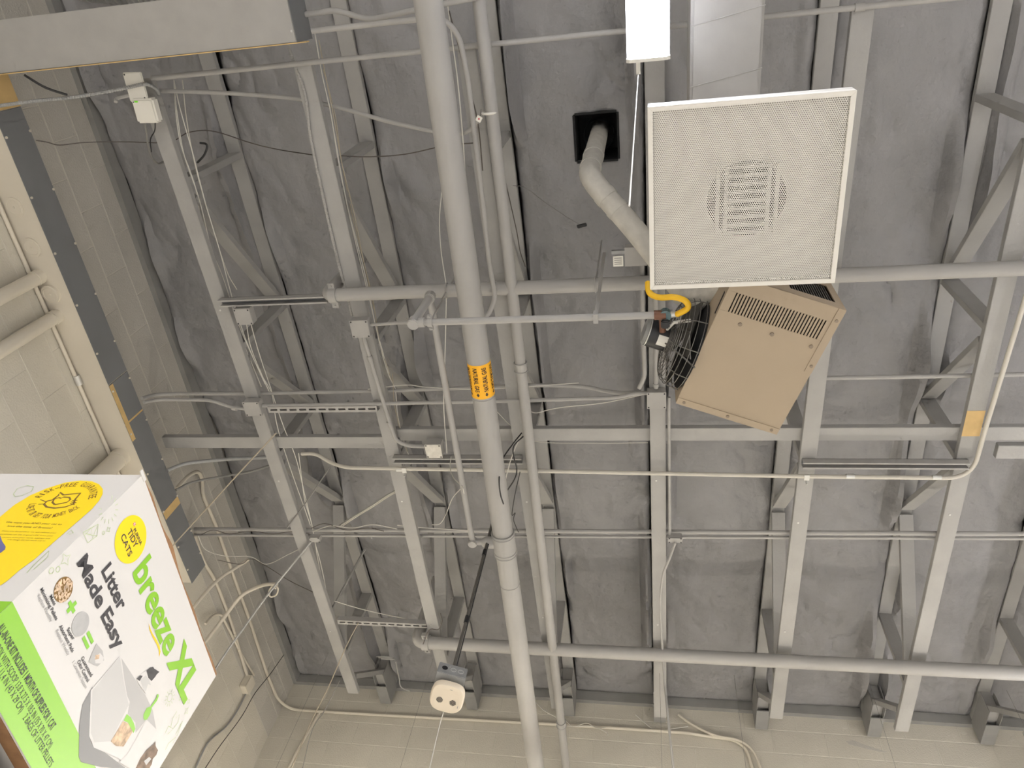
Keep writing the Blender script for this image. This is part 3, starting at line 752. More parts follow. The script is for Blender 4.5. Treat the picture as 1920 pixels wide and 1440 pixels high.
me.materials.append(MATS['white_enamel']); po = bpy.data.objects.new('perforated_face', me); COL.objects.link(po); po.parent = df
# back pan with a round neck
nk = 0.125; ncx, ncy = 0.012, 0.02
def ring_pan(z, r, half, name, m):
    n = 64; vs = []; fs = []
    for i in range(n):
        a = 2*math.pi*i/n; c_, s_ = math.cos(a), math.sin(a); k = half/max(abs(c_), abs(s_))
        vs += [(dc.x+ncx+c_*r, dc.y+ncy+s_*r, z), (dc.x+c_*k, dc.y+s_*k, z)]
    for i in range(n): j = (i+1) % n; fs.append((2*i, 2*i+1, 2*j+1, 2*j))
    return MB().add(vs, fs).build(name, m, df)
ring_pan(ZD+0.055, nk, h-0.004, 'back_pan', 'diffuser_pan')
for k in (-1, 1):
    dbox(k*h-(0.002 if k > 0 else 0), k*h+(0 if k > 0 else 0.002), -h, h, 0.026, 0.056, 'pan_side', 'pan_grey')
    dbox(-h, h, k*h-(0.002 if k > 0 else 0), k*h+(0 if k > 0 else 0.002), 0.026, 0.056, 'pan_side', 'pan_grey')
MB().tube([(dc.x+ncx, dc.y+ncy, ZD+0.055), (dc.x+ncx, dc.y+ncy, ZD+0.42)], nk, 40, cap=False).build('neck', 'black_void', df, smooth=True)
for k in range(9):
    yy = ncy - 0.108 + k*0.027
    dbox(ncx-0.062, ncx+0.062, yy-0.005, yy+0.005, 0.040, 0.052, 'vane', 'diffuser_pan')
for xx in (-0.092, -0.066, 0.066, 0.092):
    dbox(ncx+xx-0.006, ncx+xx+0.006, ncy-0.115, ncy+0.115, 0.036, 0.052, 'vane', 'diffuser_pan')
ZU = 3.22
dx = 0.0965*ZU
du = thing('supply_duct', 'broad pale grey air duct running behind the strip light to the diffuser', 'duct', (dx, -0.5, ZU))
m_ = MB(); hw = 0.136
secs = [-2.6, -1.9, -1.3, -0.8, -0.3, 0.05, 0.35, 0.62, dc.y+ncy+0.15]
MB().box((dx-hw, -2.6, ZU), (dx+hw, dc.y+ncy+0.16, ZU+0.25)).build('duct_wrap', 'flue_wrap_smooth' if 'flue_wrap_smooth' in MATS else 'grey_paint_metal', du, bevel=0.012)
for i, yy in enumerate((-0.05, 0.22, 0.44)):
    MB().tube([(dx-hw-0.001, yy+0.03, ZU-0.0005), (dx+hw+0.001, yy-0.02, ZU-0.0005)], 0.0022, 6).build('tie_strap', 'grey_paint_metal', du)
MB().tube([(dc.x+ncx, dc.y+ncy, ZD+0.30), (dc.x+ncx, dc.y+ncy, ZU+0.01)], nk+0.006, 32, cap=False).build('drop_collar', 'grey_paint_metal', du, smooth=True)

# ================================================================== gas unit heater
ZH = 2.72
cL, cBt, cR = P(1267, 755, ZH), P(1456, 814, ZH), P(1592, 583, ZH)
ex = (cBt - cL).normalized(); 
ey = Vector((ex.y, -ex.x, 0))          # from the low edge up to the discharge edge
W_ = (cBt - cL).length; D_ = abs((cR - cBt).dot(ey)); HH = 0.36
ht = thing('unit_heater', 'tan gas unit heater with a slotted underside, black fan cage on its left', 'heater', (cL + cR) / 2)
def H(a, b, c): return cL + ex*a + ey*b + Vector((0, 0, c))
def hbox(a0, a1, b0, b1, c0, c1, name, m, par=ht, bevel=0.0):
    return MB().obox(H((a0+a1)/2, (b0+b1)/2, (c0+c1)/2), ex*(a1-a0)/2, ey*(b1-b0)/2, Vector((0,0,(c1-c0)/2))).build(name, m, par, bevel=bevel)
# casing: walls and top, the underside is a separate slotted pan
hbox(0, 0.004, 0, D_, 0, HH, 'fan_side', 'heater_tan', bevel=0.001)
hbox(W_-0.004, W_, 0, D_, 0, HH, 'outlet_side', 'heater_tan', bevel=0.001)
hbox(0, W_, 0, 0.004, 0, HH, 'end_panel', 'heater_tan', bevel=0.001)
hbox(0, W_, 0, D_, HH-0.004, HH, 'top_panel', 'heater_tan', bevel=0.001)
# near end panel with its dark louvre opening
e = D_
hbox(0, W_, e-0.004, e, 0, 0.05, 'end_panel', 'heater_tan'); hbox(0, W_, e-0.004, e, 0.22, HH, 'end_panel', 'heater_tan')
hbox(0, W_*0.52, e-0.004, e, 0.05, 0.22, 'end_panel', 'heater_tan'); hbox(W_*0.93, W_, e-0.004, e, 0.05, 0.22, 'end_panel', 'heater_tan')
hbox(W_*0.52, W_*0.93, e-0.03, e-0.026, 0.05, 0.22, 'louvre_recess', 'black_void')
for k in range(16): hbox(W_*(0.53+0.025*k), W_*(0.53+0.025*k)+0.003, e-0.026, e-0.006, 0.05, 0.22, 'louvre_fin', 'wire_steel')
# slotted pan
nsl = 29; a0, a1 = 0.075, W_-0.055; b0, b1 = D_-0.145, D_-0.062
a0 = 0.035; a1 = W_ - 0.04
pan = thing_pan = None
hbox(0, W_, 0, b0, -0.003, 0, 'bottom_pan', 'heater_tan', bevel=0.0008)
pan = hbox(0, W_, b1, D_, -0.003, 0, 'bottom_pan', 'heater_tan', bevel=0.0008)
hbox(0, a0, b0, b1, -0.003, 0, 'bottom_pan', 'heater_tan'); hbox(a1, W_, b0, b1, -0.003, 0, 'bottom_pan', 'heater_tan')
st = (a1-a0)/nsl
for k in range(nsl): hbox(a0+st*(k+0.40), a0+st*(k+1.0), b0, b1, -0.003, 0, 'slot_bar', 'heater_tan')
hbox(0.01, W_-0.01, b0-0.02, b1+0.02, 0.03, 0.034, 'burner_tray', 'black_void')
for (aa, bb) in ((0.10, b0-0.035), (W_*0.52, b0-0.035), (W_*0.88, b0-0.035)):
    c = H(aa, bb, -0.003); s = MB(); s.disc(c, (0,0,-1), 0.008, 0.004, 12); s.build('screw', 'heater_screw', ht)
# folded lips round the pan with their screws
hbox(0, W_, 0.0, 0.03, -0.006, -0.003, 'pan_lip', 'heater_tan', bevel=0.0008)
hbox(W_-0.03, W_, D_*0.52, D_, -0.006, -0.003, 'pan_lip', 'heater_tan', bevel=0.0008)
hbox(0.03, W_-0.031, D_-0.025, D_, -0.006, -0.003, 'pan_lip', 'heater_tan', bevel=0.0008)
for aa, bb in ((0.03, 0.015), (W_*0.5, 0.015), (W_-0.03, 0.015), (W_-0.015, D_*0.57), (W_-0.015, D_-0.05)):
    c = H(aa, bb, -0.006); s = MB(); s.disc(c, (0,0,-1), 0.0065, 0.003, 10); s.build('screw', 'heater_screw', ht)
# fan, motor and wire cage on the left side
fc = H(0, D_*0.335, 0.16); out = -ex; up = Vector((0,0,1)); RF = 0.200
fan = MB()
cg = MB()
for k, (rr, dd) in enumerate([(1.0, 0.012), (0.985, 0.04), (0.95, 0.062), (0.90, 0.078), (0.84, 0.088), (0.78, 0.094), (0.71, 0.099), (0.64, 0.103), (0.57, 0.106), (0.50, 0.109), (0.43, 0.111), (0.36, 0.113)]):
    cg.tube(circle(fc + out*dd, ey, up, RF*rr, 36), 0.0018, 5, closed=True)
for k in range(10):
    a = 2*math.pi*k/10; d_ = ey*math.cos(a) + up*math.sin(a)
    cg.tube([fc+d_*RF+out*0.004, fc+d_*RF*0.97+out*0.055, fc+d_*RF*0.85+out*0.088, fc+d_*RF*0.6+out*0.105, fc+d_*RF*0.34+out*0.114], 0.0024, 5)
tag(cg.build('wire_guard', 'wire_steel', ht, smooth=True), 'dark wire fan cage')
MB().disc(fc + out*0.002, out, RF*0.96, 0.004, 36).build('fan_orifice', 'black_void', ht)
for k in range(4):
    a = 2*math.pi*k/4 + 0.4; d_ = ey*math.cos(a)+up*math.sin(a); n_ = out.cross(d_)
    MB().obox(fc + out*0.045 + d_*RF*0.5, d_*RF*0.4, (n_*0.9+out*0.35).normalized()*0.055, (out*0.9-n_*0.35).normalized()*0.0015).build('fan_blade', 'wire_steel', ht)
mo = MB(); mo.tube([fc+out*0.09, fc+out*0.20], 0.062, 28)
mot = mo.build('motor', 'black_plastic', ht, smooth=True)
MB().tube([fc+out*0.20, fc+out*0.212], [0.062, 0.050], 28).build('motor_end', 'galvanised', mot, smooth=True)
MB().tube(circle(fc+out*0.196, ey, up, 0.0625, 28), 0.003, 6, closed=True).build('motor_rim', 'zinc', mot, smooth=True)
lab = []
for a in (-1.35, -1.1, -0.85, -0.6):
    dn = -up*math.cos(a+0.9) + ey*math.sin(a+0.9)*-1
    lab.append(fc + dn*0.0632)
n_ = len(lab); vs = [p + out*0.11 for p in lab] + [p + out*0.155 for p in lab]
MB().add(vs, [(i, i+1, n_+i+1, n_+i) for i in range(n_-1)]).build('motor_label', 'white_plastic', mot)
MB().tube([fc+out*0.13+ey*0.05+up*-0.035, fc+out*0.12+ey*0.10+up*-0.06, fc+out*0.06+ey*0.13+up*-0.06], 0.007, 8).build('conduit_elbow', 'white_plastic', mot, smooth=True)
for k in (-1, 1):
    MB().tube([fc+out*0.12+up*0.06*k, fc+out*0.06+up*RF*0.6*k, fc+up*RF*k], 0.004, 6).build('motor_strut', 'wire_steel', mot, smooth=True)
# control slot on the fan side
hbox(-0.001, 0.001, D_*0.70, D_*0.86, 0.02, 0.035, 'side_slot', 'black_void')
# suspension rods
for aa, bb in ((0.05, 0.05), (W_-0.05, 0.05), (0.05, D_-0.05), (W_-0.05, D_-0.05)):
    MB().tube([H(aa, bb, HH), H(aa, bb, ZB-ZH+0.02)], 0.005, 8).build('hanger_rod', 'galvanised', ht)
# gas valve and yellow connector
gv = thing('gas_valve', 'dark gas shut-off valve with copper fittings where the branch meets the heater', 'valve', pe)
py_ = 0.4114*ZG
vc = Vector((pe.x, py_, ZL))
MB().tube([vc-Vector((0.012,0,0)), vc+Vector((0.035,0,0))], 0.020, 12).build('union', 'copper_fitting', gv, smooth=True)
MB().tube([vc+Vector((0.033,0,-0.014)), vc+Vector((0.033,0,0.02))], 0.024, 12).build('valve_body', 'teal_valve', gv, smooth=True)
MB().tube([vc+Vector((0.02,0.01,0)), vc+Vector((0.022,0.075,0.0))], 0.014, 12).build('drip_leg', 'copper_fitting', gv, smooth=True)
MB().box((vc.x+0.015, vc.y+0.015, ZL-0.03), (vc.x+0.05, vc.y+0.05, ZL+0.01)).build('regulator', 'black_plastic', gv, bevel=0.005)
MB().tube([vc+Vector((0.05,0,0)), vc+Vector((0.085,-0.002,0))], 0.013, 12).build('flare_nut', 'zinc', gv, smooth=True)
hs = [vc+Vector((0.083,-0.002,0)), P(1272,588,ZL-0.01), P(1287,580,ZL-0.015), P(1290,571,ZL-0.015), P(1281,562,ZL-0.015), P(1262,557,ZL-0.005), P(1240,558,ZL+0.01), P(1224,554,ZL+0.03), P(1216,545,ZL+0.05), P(1215,530,ZL+0.09)]
run('gas_hose', 'bright yellow flexible gas hose curling between the diffuser and the heater', 'hose', hs, 0.0125, 'yellow_hose', smoothpath=True, seg=14)

# ================================================================== flue through the roof
fl = thing('flue_pipe', 'pale taped flue pipe rising from the heater into the roof', 'flue', (-0.25, 0.85, 3.4))
fx, fy = -0.262, 0.845
fp = [(fx, fy, 4.55), (fx, fy, 3.9), (fx, fy, 3.45)]
j2 = P(1196, 437, 3.28); j3 = P(1290, 560, 3.06)
path = fillet([Vector((fx, fy, 4.60)), Vector((fx, fy, 3.42)), j2, j3], 0.10, 8)
MB().tube(path, 0.050, 24).build('pipe', 'flue_wrap', fl, smooth=True)
for t0, t1, rr in ((0.02, 0.06, 1.07), (0.30, 0.40, 1.06), (0.55, 0.62, 1.06)):
    a = Vector((fx, fy, 3.42)).lerp(j2, t0) if t0 > 0.1 else Vector((fx, fy, 3.86))
    b_ = Vector((fx, fy, 3.42)).lerp(j2, t1) if t0 > 0.1 else Vector((fx, fy, 3.80))
    MB().tube([a, b_], 0.050*rr, 24).build('tape_wrap', 'flue_wrap', fl, smooth=True)
MB().tube([(fx, fy, 3.60), (fx, fy, 3.57)], 0.0525, 24).build('tape_wrap', 'flue_wrap', fl, smooth=True)
v0 = P(1300, 556, 3.02)
MB().tube(fillet([j3 - Vector((0.02, 0.03, -0.02)), P(1312, 556, 2.99), H(0.03, D_*0.83, 0.20)], 0.05), 0.066, 24).build('foil_elbow', 'foil_tape', fl, smooth=True)
th = thing('roof_thimble', 'black square opening in the roof round the flue pipe', 'flue opening', (fx, fy, 4.3))
hx_, hy_ = HOLE[2], HOLE[3]
s = MB()
for (x0, x1, y0, y1) in ((-hx_-0.012, -hx_, -hy_, hy_), (hx_, hx_+0.012, -hy_, hy_), (-hx_, hx_, -hy_-0.012, -hy_), (-hx_, hx_, hy_, hy_+0.012)):
    s.box((HOLE[0]+x0, HOLE[1]+y0, 4.285), (HOLE[0]+x1, HOLE[1]+y1, 4.60))
s.build('liner', 'black_void', th)
MB().box((HOLE[0]-hx_, HOLE[1]-hy_, 4.58), (HOLE[0]+hx_, HOLE[1]+hy_, 4.60)).build('backing', 'black_void', th)
MB().tube([(fx, fy, 4.33), (fx, fy, 4.42)], 0.085, 32, cap=False).build('collar', 'black_plastic', th, smooth=True)

# ================================================================== switch box by the heater, boxes on the trusses
def jbox(label, c, sx, sy, dz, m='grey_paint_metal', plate='grey_paint_metal', yaw=0.0, name='junction_box'):
    c = Vector(c); t = thing(name, label, 'electrical box', c, 'electrical boxes on the trusses')
    u = Vector((math.cos(yaw), math.sin(yaw), 0)); v = Vector((-math.sin(yaw), math.cos(yaw), 0)); w_ = Vector((0,0,1))
    MB().obox(c + w_*dz/2, u*sx/2*0.97, v*sy/2*0.97, w_*dz/2).build('body', m, t, bevel=0.003)
    pl = MB().obox(c - w_*0.001, u*sx/2, v*sy/2, w_*0.002).build('cover_plate', plate, t, bevel=0.0015)
    for a, b in ((-1,-1),(1,1),(1,-1),(-1,1)):
        k = c + u*a*sx*0.41 + v*b*sy*0.41; MB().disc(k - w_*0.003, (0,0,-1), 0.0045, 0.0012, 8).build('screw', 'black_plastic', pl)
    return t
jbox('square grey box under the second truss at the end of the bent conduit', P(675, 617, 3.53), 0.106, 0.106, 0.055, yaw=0.0)
jbox('square plate under the truss just left of the tan heater', P(1231, 751, 3.575), 0.105, 0.105, 0.055)
jbox('square grey box under the first truss at the strut channel', P(456, 594, 3.575), 0.10, 0.10, 0.055)
jbox('square grey box under the first truss where the wall conduits arrive', P(473, 767, 3.575), 0.108, 0.10, 0.055)
jbox('square box with a shiny silver cover beside the second truss and the gas branch', P(813, 846, 3.555), 0.10, 0.098, 0.07, plate='foil_tape')
jbox('small grey box on the truss edge where the hanging cable starts', P(1266, 1013, 3.585), 0.085, 0.036, 0.05)
jbox('small pale box on the first truss beside the twin conduits', P(590, 1012, 3.585), 0.075, 0.04, 0.04)
cbx = PX(470, 1283, XW+0.06)
t = thing('corner_box', 'small pale box on the left wall where two conduits end by the corner', 'electrical box', cbx)
MB().box((XW, cbx.y-0.05, cbx.z-0.06), (XW+0.06, cbx.y+0.05, cbx.z+0.05)).build('body', 'cream_paint', t, bevel=0.004)
MB().box((XW+0.06, cbx.y-0.052, cbx.z-0.062), (XW+0.064, cbx.y+0.052, cbx.z+0.052)).build('cover_plate', 'cream_paint', t, bevel=0.001)
c = P(1192, 481, 3.42)
t = thing('switch_box', 'grey switch box with a silver rating tag left of the diffuser', 'electrical box', c)
MB().box((c.x-0.05, c.y-0.045, c.z), (c.x+0.05, c.y+0.045, c.z+0.06)).build('body', 'grey_paint_metal', t, bevel=0.004)
MB().box((c.x-0.052, c.y-0.047, c.z-0.003), (c.x+0.052, c.y+0.047, c.z)).build('cover_plate', 'grey_paint_metal', t)
tg = P(1159, 490, 3.42)
MB().box((tg.x-0.024, tg.y-0.026, tg.z), (tg.x+0.024, tg.y+0.026, tg.z+0.002)).build('rating_tag', 'white_plastic', t)
MB().box((tg.x-0.03, tg.y-0.052, tg.z+0.002), (tg.x+0.05, tg.y-0.036, tg.z+0.02)).build('bracket', 'galvanised', t)
for k in range(4): MB().box((tg.x-0.018, tg.y-0.018+k*0.010, tg.z-0.0005), (tg.x+0.018, tg.y-0.014+k*0.010, tg.z)).build('printed_line', 'print_grey_text', t)
# two white plastic boxes on the near end of truss A
p0 = P(255, 163, 3.56)
t = thing('sensor_plate', 'white mounting plate crossed by an armoured cable on the first truss end', 'electrical box', p0)
ya = 0.06
u = Vector((math.cos(ya), math.sin(ya), 0)); v = Vector((-math.sin(ya), math.cos(ya), 0))
MB().obox(p0, u*0.050, v*0.068, (0,0,0.006)).build('plate', 'white_plastic', t, bevel=0.004)
for a, b in ((-0.8, -0.85), (0.7, 0.75)): MB().disc(p0+u*0.05*a+v*0.068*b+Vector((0,0,-0.006)), (0,0,-1), 0.004, 0.0015, 8).build('screw', 'black_plastic', t)
p1 = P(272, 208, 3.545)
t = thing('sensor_box', 'white rounded plastic box with a green light below the white plate', 'electrical box', p1)
MB().obox(p1+Vector((0,0,0.02)), u*0.058, v*0.058, (0,0,0.026)).build('case', 'white_plastic', t, bevel=0.009)
MB().obox(p1+u*-0.03+v*-0.045+Vector((0,0,-0.0065)), u*0.009, v*0.004, (0,0,0.001)).build('status_light', 'led_green', t)
MB().disc(p1+u*-0.045+v*-0.043+Vector((0,0,-0.005)), (0,0,-1), 0.003, 0.0015, 8).build('screw', 'black_plastic', t)
# tag with a red dot
tp = P(898, 223, 3.50)
t = thing('inspection_tag', 'small white tag with a red dot hanging at the slim pipe clamp', 'tag', tp)
q = 0.6; u = Vector((math.cos(q), math.sin(q), 0)); v = Vector((-math.sin(q), math.cos(q), 0))
MB().obox(tp, u*0.013, v*0.013, (0,0,0.0008)).build('card', 'white_plastic', t)
MB().disc(tp+Vector((0,0,-0.001)), (0,0,-1), 0.004, 0.0006, 10).build('dot', 'red_dot', t)
MB().tube([tp-v*0.012, P(902,205,3.53)], 0.0012, 5).build('string', 'dark_wire', t)

# ================================================================== hanging alarm
hxy = (-0.906, 2.752); zb = 2.17
al = thing('hanging_alarm', 'white square twin-grille alarm on a grey box hanging from a black rod', 'alarm', (hxy[0], hxy[1], 2.0))
top = P(937, 915, 3.55)
MB().tube([(hxy[0], hxy[1], zb), (hxy[0], hxy[1], 3.50)], 0.0075, 10).build('rod', 'wire_steel', al, smooth=True)
for z in (zb+0.02, 2.52, 3.0): MB().tube([(hxy[0], hxy[1], z-0.02), (hxy[0], hxy[1], z+0.022)], 0.0105, 10).build('tape', 'black_plastic', al, smooth=True)
MB().tube([(hxy[0]+0.013, hxy[1], zb), (hxy[0]+0.011, hxy[1], 3.0), (hxy[0]+0.012, hxy[1], 3.5)], 0.003, 8).build('lead', 'black_cable', al, smooth=True)
yaw = 0.30
u = Vector((math.cos(yaw), math.sin(yaw), 0)); v = Vector((-math.sin(yaw), math.cos(yaw), 0)); n = Vector((0,0,1))
tilt = -0.27; v2 = (v*math.cos(tilt) + n*math.sin(tilt)); n2 = u.cross(v2)
bc_ = Vector((hxy[0], hxy[1], zb-0.03))
bc_ = bc_ - v2*0.022 + n*0.012
bxo = MB().obox(bc_, u*0.066, v2*0.045, n2*0.036).build('back_box', 'galvanised', al, bevel=0.003)
fb = bc_ - v2*0.0455
MB().disc(fb + u*-0.036, -v2, 0.013, 0.001, 20).build('open_knockout', 'black_void', bxo)
for du_ in (0.004, 0.038): MB().tube(circle(fb + u*du_, u, n2, 0.012, 20), 0.0011, 5, closed=True).build('knockout', 'zinc', bxo)
MB().disc(fb + u*-0.014 + n2*0.012, -v2, 0.004, 0.0015, 10).build('screw', 'zinc', bxo)
ac = P(838, 1309, zb-0.095)
def squircle(c, s_, n_, e_=3.2, k=40):
    out = []
    for i in range(k):
        a = 2*math.pi*i/k; ca, sa = math.cos(a), math.sin(a)
        out.append(c + u*(abs(ca)**(2/e_))*(1 if ca > 0 else -1)*s_ + v2*(abs(sa)**(2/e_))*(1 if sa > 0 else -1)*s_*0.98 + n2*n_)
    return out
lay = [squircle(ac, 0.074, 0.022), squircle(ac, 0.076, 0.008), squircle(ac, 0.070, -0.006), squircle(ac, 0.056, -0.010), squircle(ac, 0.050, -0.0085), squircle(ac, 0.03, -0.0085)]
vs = [p for l in lay for p in l]; k_ = 40; fs = []
for a in range(len(lay)-1):
    for i in range(k_): j = (i+1) % k_; fs.append((a*k_+i, a*k_+j, (a+1)*k_+j, (a+1)*k_+i))
fs.append(tuple(range((len(lay)-1)*k_, len(lay)*k_))); fs.append(tuple(range(k_-1, -1, -1)))
shell = MB().add(vs, fs).build('shell', 'ivory_plastic', al, smooth=True)
for sgn in (-1, 1):
    cc = ac + u*0.030*sgn + v2*(0.010) - n2*0.0090
    for k in range(5):
        a = (k-2)*0.0056; ln = math.sqrt(max(0.00001, 0.0145**2 - a*a))
        d1 = (u*0.75 + v2*0.66*-sgn).normalized(); d2 = n2.cross(d1)
        MB().obox(cc + d2*a, d1*ln, d2*0.0016, n2*0.0006).build('grille_slot', 'black_void', shell)
MB().obox(ac + u*0.055 + v2*0.025 - n2*0.009, u*0.0012, v2*0.006, n2*0.0015).build('printed_mark', 'print_grey_text', shell)
MB().obox(ac + u*0.01 + v2*-0.054 - n2*0.0095, u*0.006, v2*0.0012, n2*0.0008).build('test_mark', 'print_grey_text', shell)
cord_bot = P(815, 1442, 1.72)
MB().tube(spline([ac + v2*0.068, ac + v2*0.07 - n*0.15, Vector((ac.x, ac.y+0.07, 1.3))]), 0.0022, 6).build('cord', 'white_cable', al, smooth=True)
# ================================================================== cables
def cable(label, pts, r=0.003, m='white_cable', group=None, name='cable', z=None):
    q = [P(p[0], p[1], p[2] if len(p) > 2 else z) for p in pts]
    path = spline(q, 7)
    return tag(MB().tube(path, r, 7).build(name, m, origin=path[0], smooth=True), label, 'cable', group)
def armoured(label, pts, r=0.008, m='galvanised'):
    path = spline([P(*p) for p in pts], 10)
    # ribbed jacket: radius swells at every turn of the spiral
    L = [0.0]
    for a, b in zip(path, path[1:]): L.append(L[-1] + (b-a).length)
    tot = L[-1]; n = int(tot/0.006); pp = []; rs = []
    j = 0
    for i in range(n+1):
        d = tot*i/n
        while j < len(L)-2 and L[j+1] < d: j += 1
        t = (d-L[j])/max(1e-9, L[j+1]-L[j]); pp.append(path[j].lerp(path[j+1], min(1, t))); rs.append(r*(1.0 if i % 2 else 0.82))
    return tag(MB().tube(pp, rs, 8).build('armoured_cable', m, origin=pp[0], smooth=False), label, 'cable')
armoured('pale armoured cable crossing the white plate from the upper left corner', [(-20,201,3.36),(60,190,3.40),(140,182,3.44),(205,171,3.50),(240,164,3.53),(272,158,3.53),(292,166,3.58),(298,176,3.63)], 0.0095)
armoured('armoured cable lying along the left edge of the second truss', [(537,70,3.66),(552,120,3.64),(572,178,3.63),(583,262,3.63),(604,360,3.63),(618,425,3.63),(636,500,3.63),(648,540,3.64),(660,592,3.65)], 0.0085, 'grey_paint_metal')
cable('black lead hanging from the tan trough edge at the upper left', [(46,141,3.356),(85,164,3.36),(126,178,3.42)], 0.006, 'black_cable')
cable('short hooked grey tube left of the white plate', [(217,191,3.50),(219,185,3.52),(232,181,3.55),(246,178,3.57)], 0.009, 'grey_paint_metal')
cable('thin dark wire stretched from the left wall to the first truss', [(68,263,3.45),(90,267,3.5),(112,272,3.55),(160,267,3.62),(230,266,3.70),(305,268,3.72)], 0.0028, 'dark_wire')
cable('thin dark wire crossing from the first truss to the second truss', [(330,262,3.9),(355,248,3.95),(400,246,3.98),(470,268,3.98),(520,280,3.95),(590,291,3.72)], 0.003, 'dark_wire')
cable('thin dark wire from the second truss to the gas main', [(640,292,3.75),(690,294,3.85),(760,289,3.8),(835,273,3.7),(890,268,3.6)], 0.003, 'dark_wire')
GA = 'thin cables along the first truss'
for i, pts in enumerate([
    [(326,150,3.80),(331,205,3.72),(345,290,3.70),(373,372,3.70),(397,470,3.70),(425,560,3.70),(455,640,3.70),(490,725,3.70)],
    [(326,150,3.80),(338,205,3.72),(362,290,3.70),(385,380,3.70),(412,470,3.70),(436,560,3.70),(466,650,3.70),(505,735,3.70)],
    [(326,150,3.80),(330,215,3.71),(340,275,3.70),(366,350,3.70),(381,430,3.72),(418,520,3.71),(448,610,3.70),(497,720,3.70)],
    [(342,150,3.80),(350,225,3.75),(366,310,3.72),(392,405,3.72),(424,505,3.72),(444,543,3.72)],
    [(462,606,3.70),(470,650,3.70),(492,705,3.70),(510,740,3.70),(520,800,3.69),(545,880,3.69),(568,945,3.69),(582,985,3.69)],
    [(470,606,3.70),(485,660,3.70),(505,720,3.70),(528,790,3.69),(555,860,3.69),(572,930,3.69),(585,985,3.69)],
    [(560,850,3.69),(566,900,3.69),(572,940,3.69),(586,990,3.69),(600,1070,3.69),(618,1130,3.69)],
    [(590,1015,3.69),(602,1060,3.69),(612,1110,3.69),(617,1150,3.69)]]):
    cable('thin pale cable in the bundle along the right edge of the first truss', pts, 0.0026, 'white_cable' if i != 3 else 'bright_conduit', GA)
GB = 'thin cables along the second truss'
for i, pts in enumerate([
    [(590,60,3.75),(604,140,3.72),(620,212,3.70),(634,300,3.70),(652,390,3.70),(676,480,3.70),(690,540,3.70),(704,610,3.70),(724,690,3.70),(742,730,3.70)],
    [(598,75,3.75),(612,150,3.72),(626,222,3.70),(642,310,3.70),(664,400,3.70),(682,490,3.70),(699,560,3.70),(712,640,3.70),(735,715,3.70)],
    [(618,200,3.70),(630,270,3.70),(648,370,3.70),(668,460,3.70),(690,550,3.70),(708,625,3.70),(729,700,3.70)],
    [(606,130,3.74),(628,215,3.76),(640,300,3.76),(660,400,3.74),(686,510,3.72),(701,580,3.70)],
    [(742,735,3.69),(746,780,3.69),(758,830,3.69),(770,862,3.69)],
    [(736,700,3.69),(740,760,3.69),(752,812,3.69),(765,850,3.69)]]):
    cable('thin %s cable in the bundle along the right edge of the second truss' % ('pale' if i % 2 == 0 else 'tan'), pts, 0.0026, 'white_cable' if i % 2 == 0 else 'tan_cable', GB)
GG = 'slack cables between the gas main and the slim pipe'
for i, (pts, m, r) in enumerate([
    ([(838,-5,3.6),(846,60,3.6),(858,150,3.6),(868,260,3.6),(873,340,3.6),(880,430,3.6),(890,540,3.6)], 'white_cable', 0.003),
    ([(842,20,3.6),(862,95,3.58),(876,150,3.58),(896,230,3.58),(905,320,3.6)], 'dark_wire', 0.003),
    ([(906,90,3.7),(917,160,3.7),(927,250,3.7),(935,380,3.7),(948,450,3.7),(962,520,3.7)], 'dark_wire', 0.003),
    ([(935,285,3.75),(950,350,3.75),(968,430,3.75),(975,470,3.75),(985,500,3.8)], 'dark_wire', 0.0026),
    ([(932,310,3.72),(940,400,3.72),(958,470,3.72),(966,540,3.72)], 'grey_cable', 0.0026)]):
    cable(['thin white cable hanging between the gas main and the slim pipe', 'thin dark cable crossing the conduit beside the top of the gas main', 'dark cable on the right side of the slim pipe near the top',
        'dark wire looping right of the slim pipe above the sprinkler crossing', 'grey wire beside the slim pipe above the sprinkler crossing'][i], pts, r, m, GG)
cable('thin white string hanging left of the gas main down to the pipe hanger', [(830,305,3.9),(829,350,3.85),(824,410,3.8),(827,470,3.7),(836,530,3.58),(837,545,3.56),(836,600,3.56),(834,680,3.56),(832,760,3.6),(838,850,3.6)], 0.0026)
cable('thin pale wire lying on the upper conduit across the gas main', [(690,730,3.66),(760,722,3.66),(800,726,3.66),(900,730,3.66),(1000,724,3.66),(1085,718,3.66)], 0.0024)
cable('thin white cord sagging between the slim pipe and the heater plate', [(988,768,3.66),(1005,774,3.64),(1030,768,3.64),(1060,763,3.64),(1120,757,3.64),(1160,750,3.64),(1205,740,3.62)], 0.0028)
cable('thin pale cord behind the wooden rail right of the gas main', [(930,770,3.7),(960,800,3.72),(1000,827,3.7),(1110,831,3.7),(1215,830,3.7)], 0.0022)
for i, dx_ in enumerate((0, 4, 8)):
    cable('%s cable in the slanting bundle between the first and second truss' % ('pale' if i else 'dark grey'), [(636+dx_,985,3.69),(662+dx_,968,3.69),(690+dx_,951,3.70),(722+dx_,930,3.70),(748,915+i*3,3.70)], 0.0032, 'bright_conduit' if i else 'grey_cable', 'slanting cable bundle')
cable('thick grey cable slanting up from behind the litter box to the first truss', [(398,1264,3.2),(425,1222,3.3),(455,1180,3.4),(500,1118,3.5),(545,1062,3.6),(586,1012,3.62)], 0.0085, 'galvanised')
cable('tan cable slanting from the litter box edge up to the first truss', [(300,1050,3.1),(345,1000,3.25),(400,940,3.4),(460,874,3.5),(518,812,3.62)], 0.0045, 'tan_cable')
pth = spline([PX(*q, XW+o_) for q, o_ in (((380,1448),.03),((410,1402),.05),((452,1345),.06),((478,1300),.06),((505,1266),.05),((532,1228),.045))], 7)
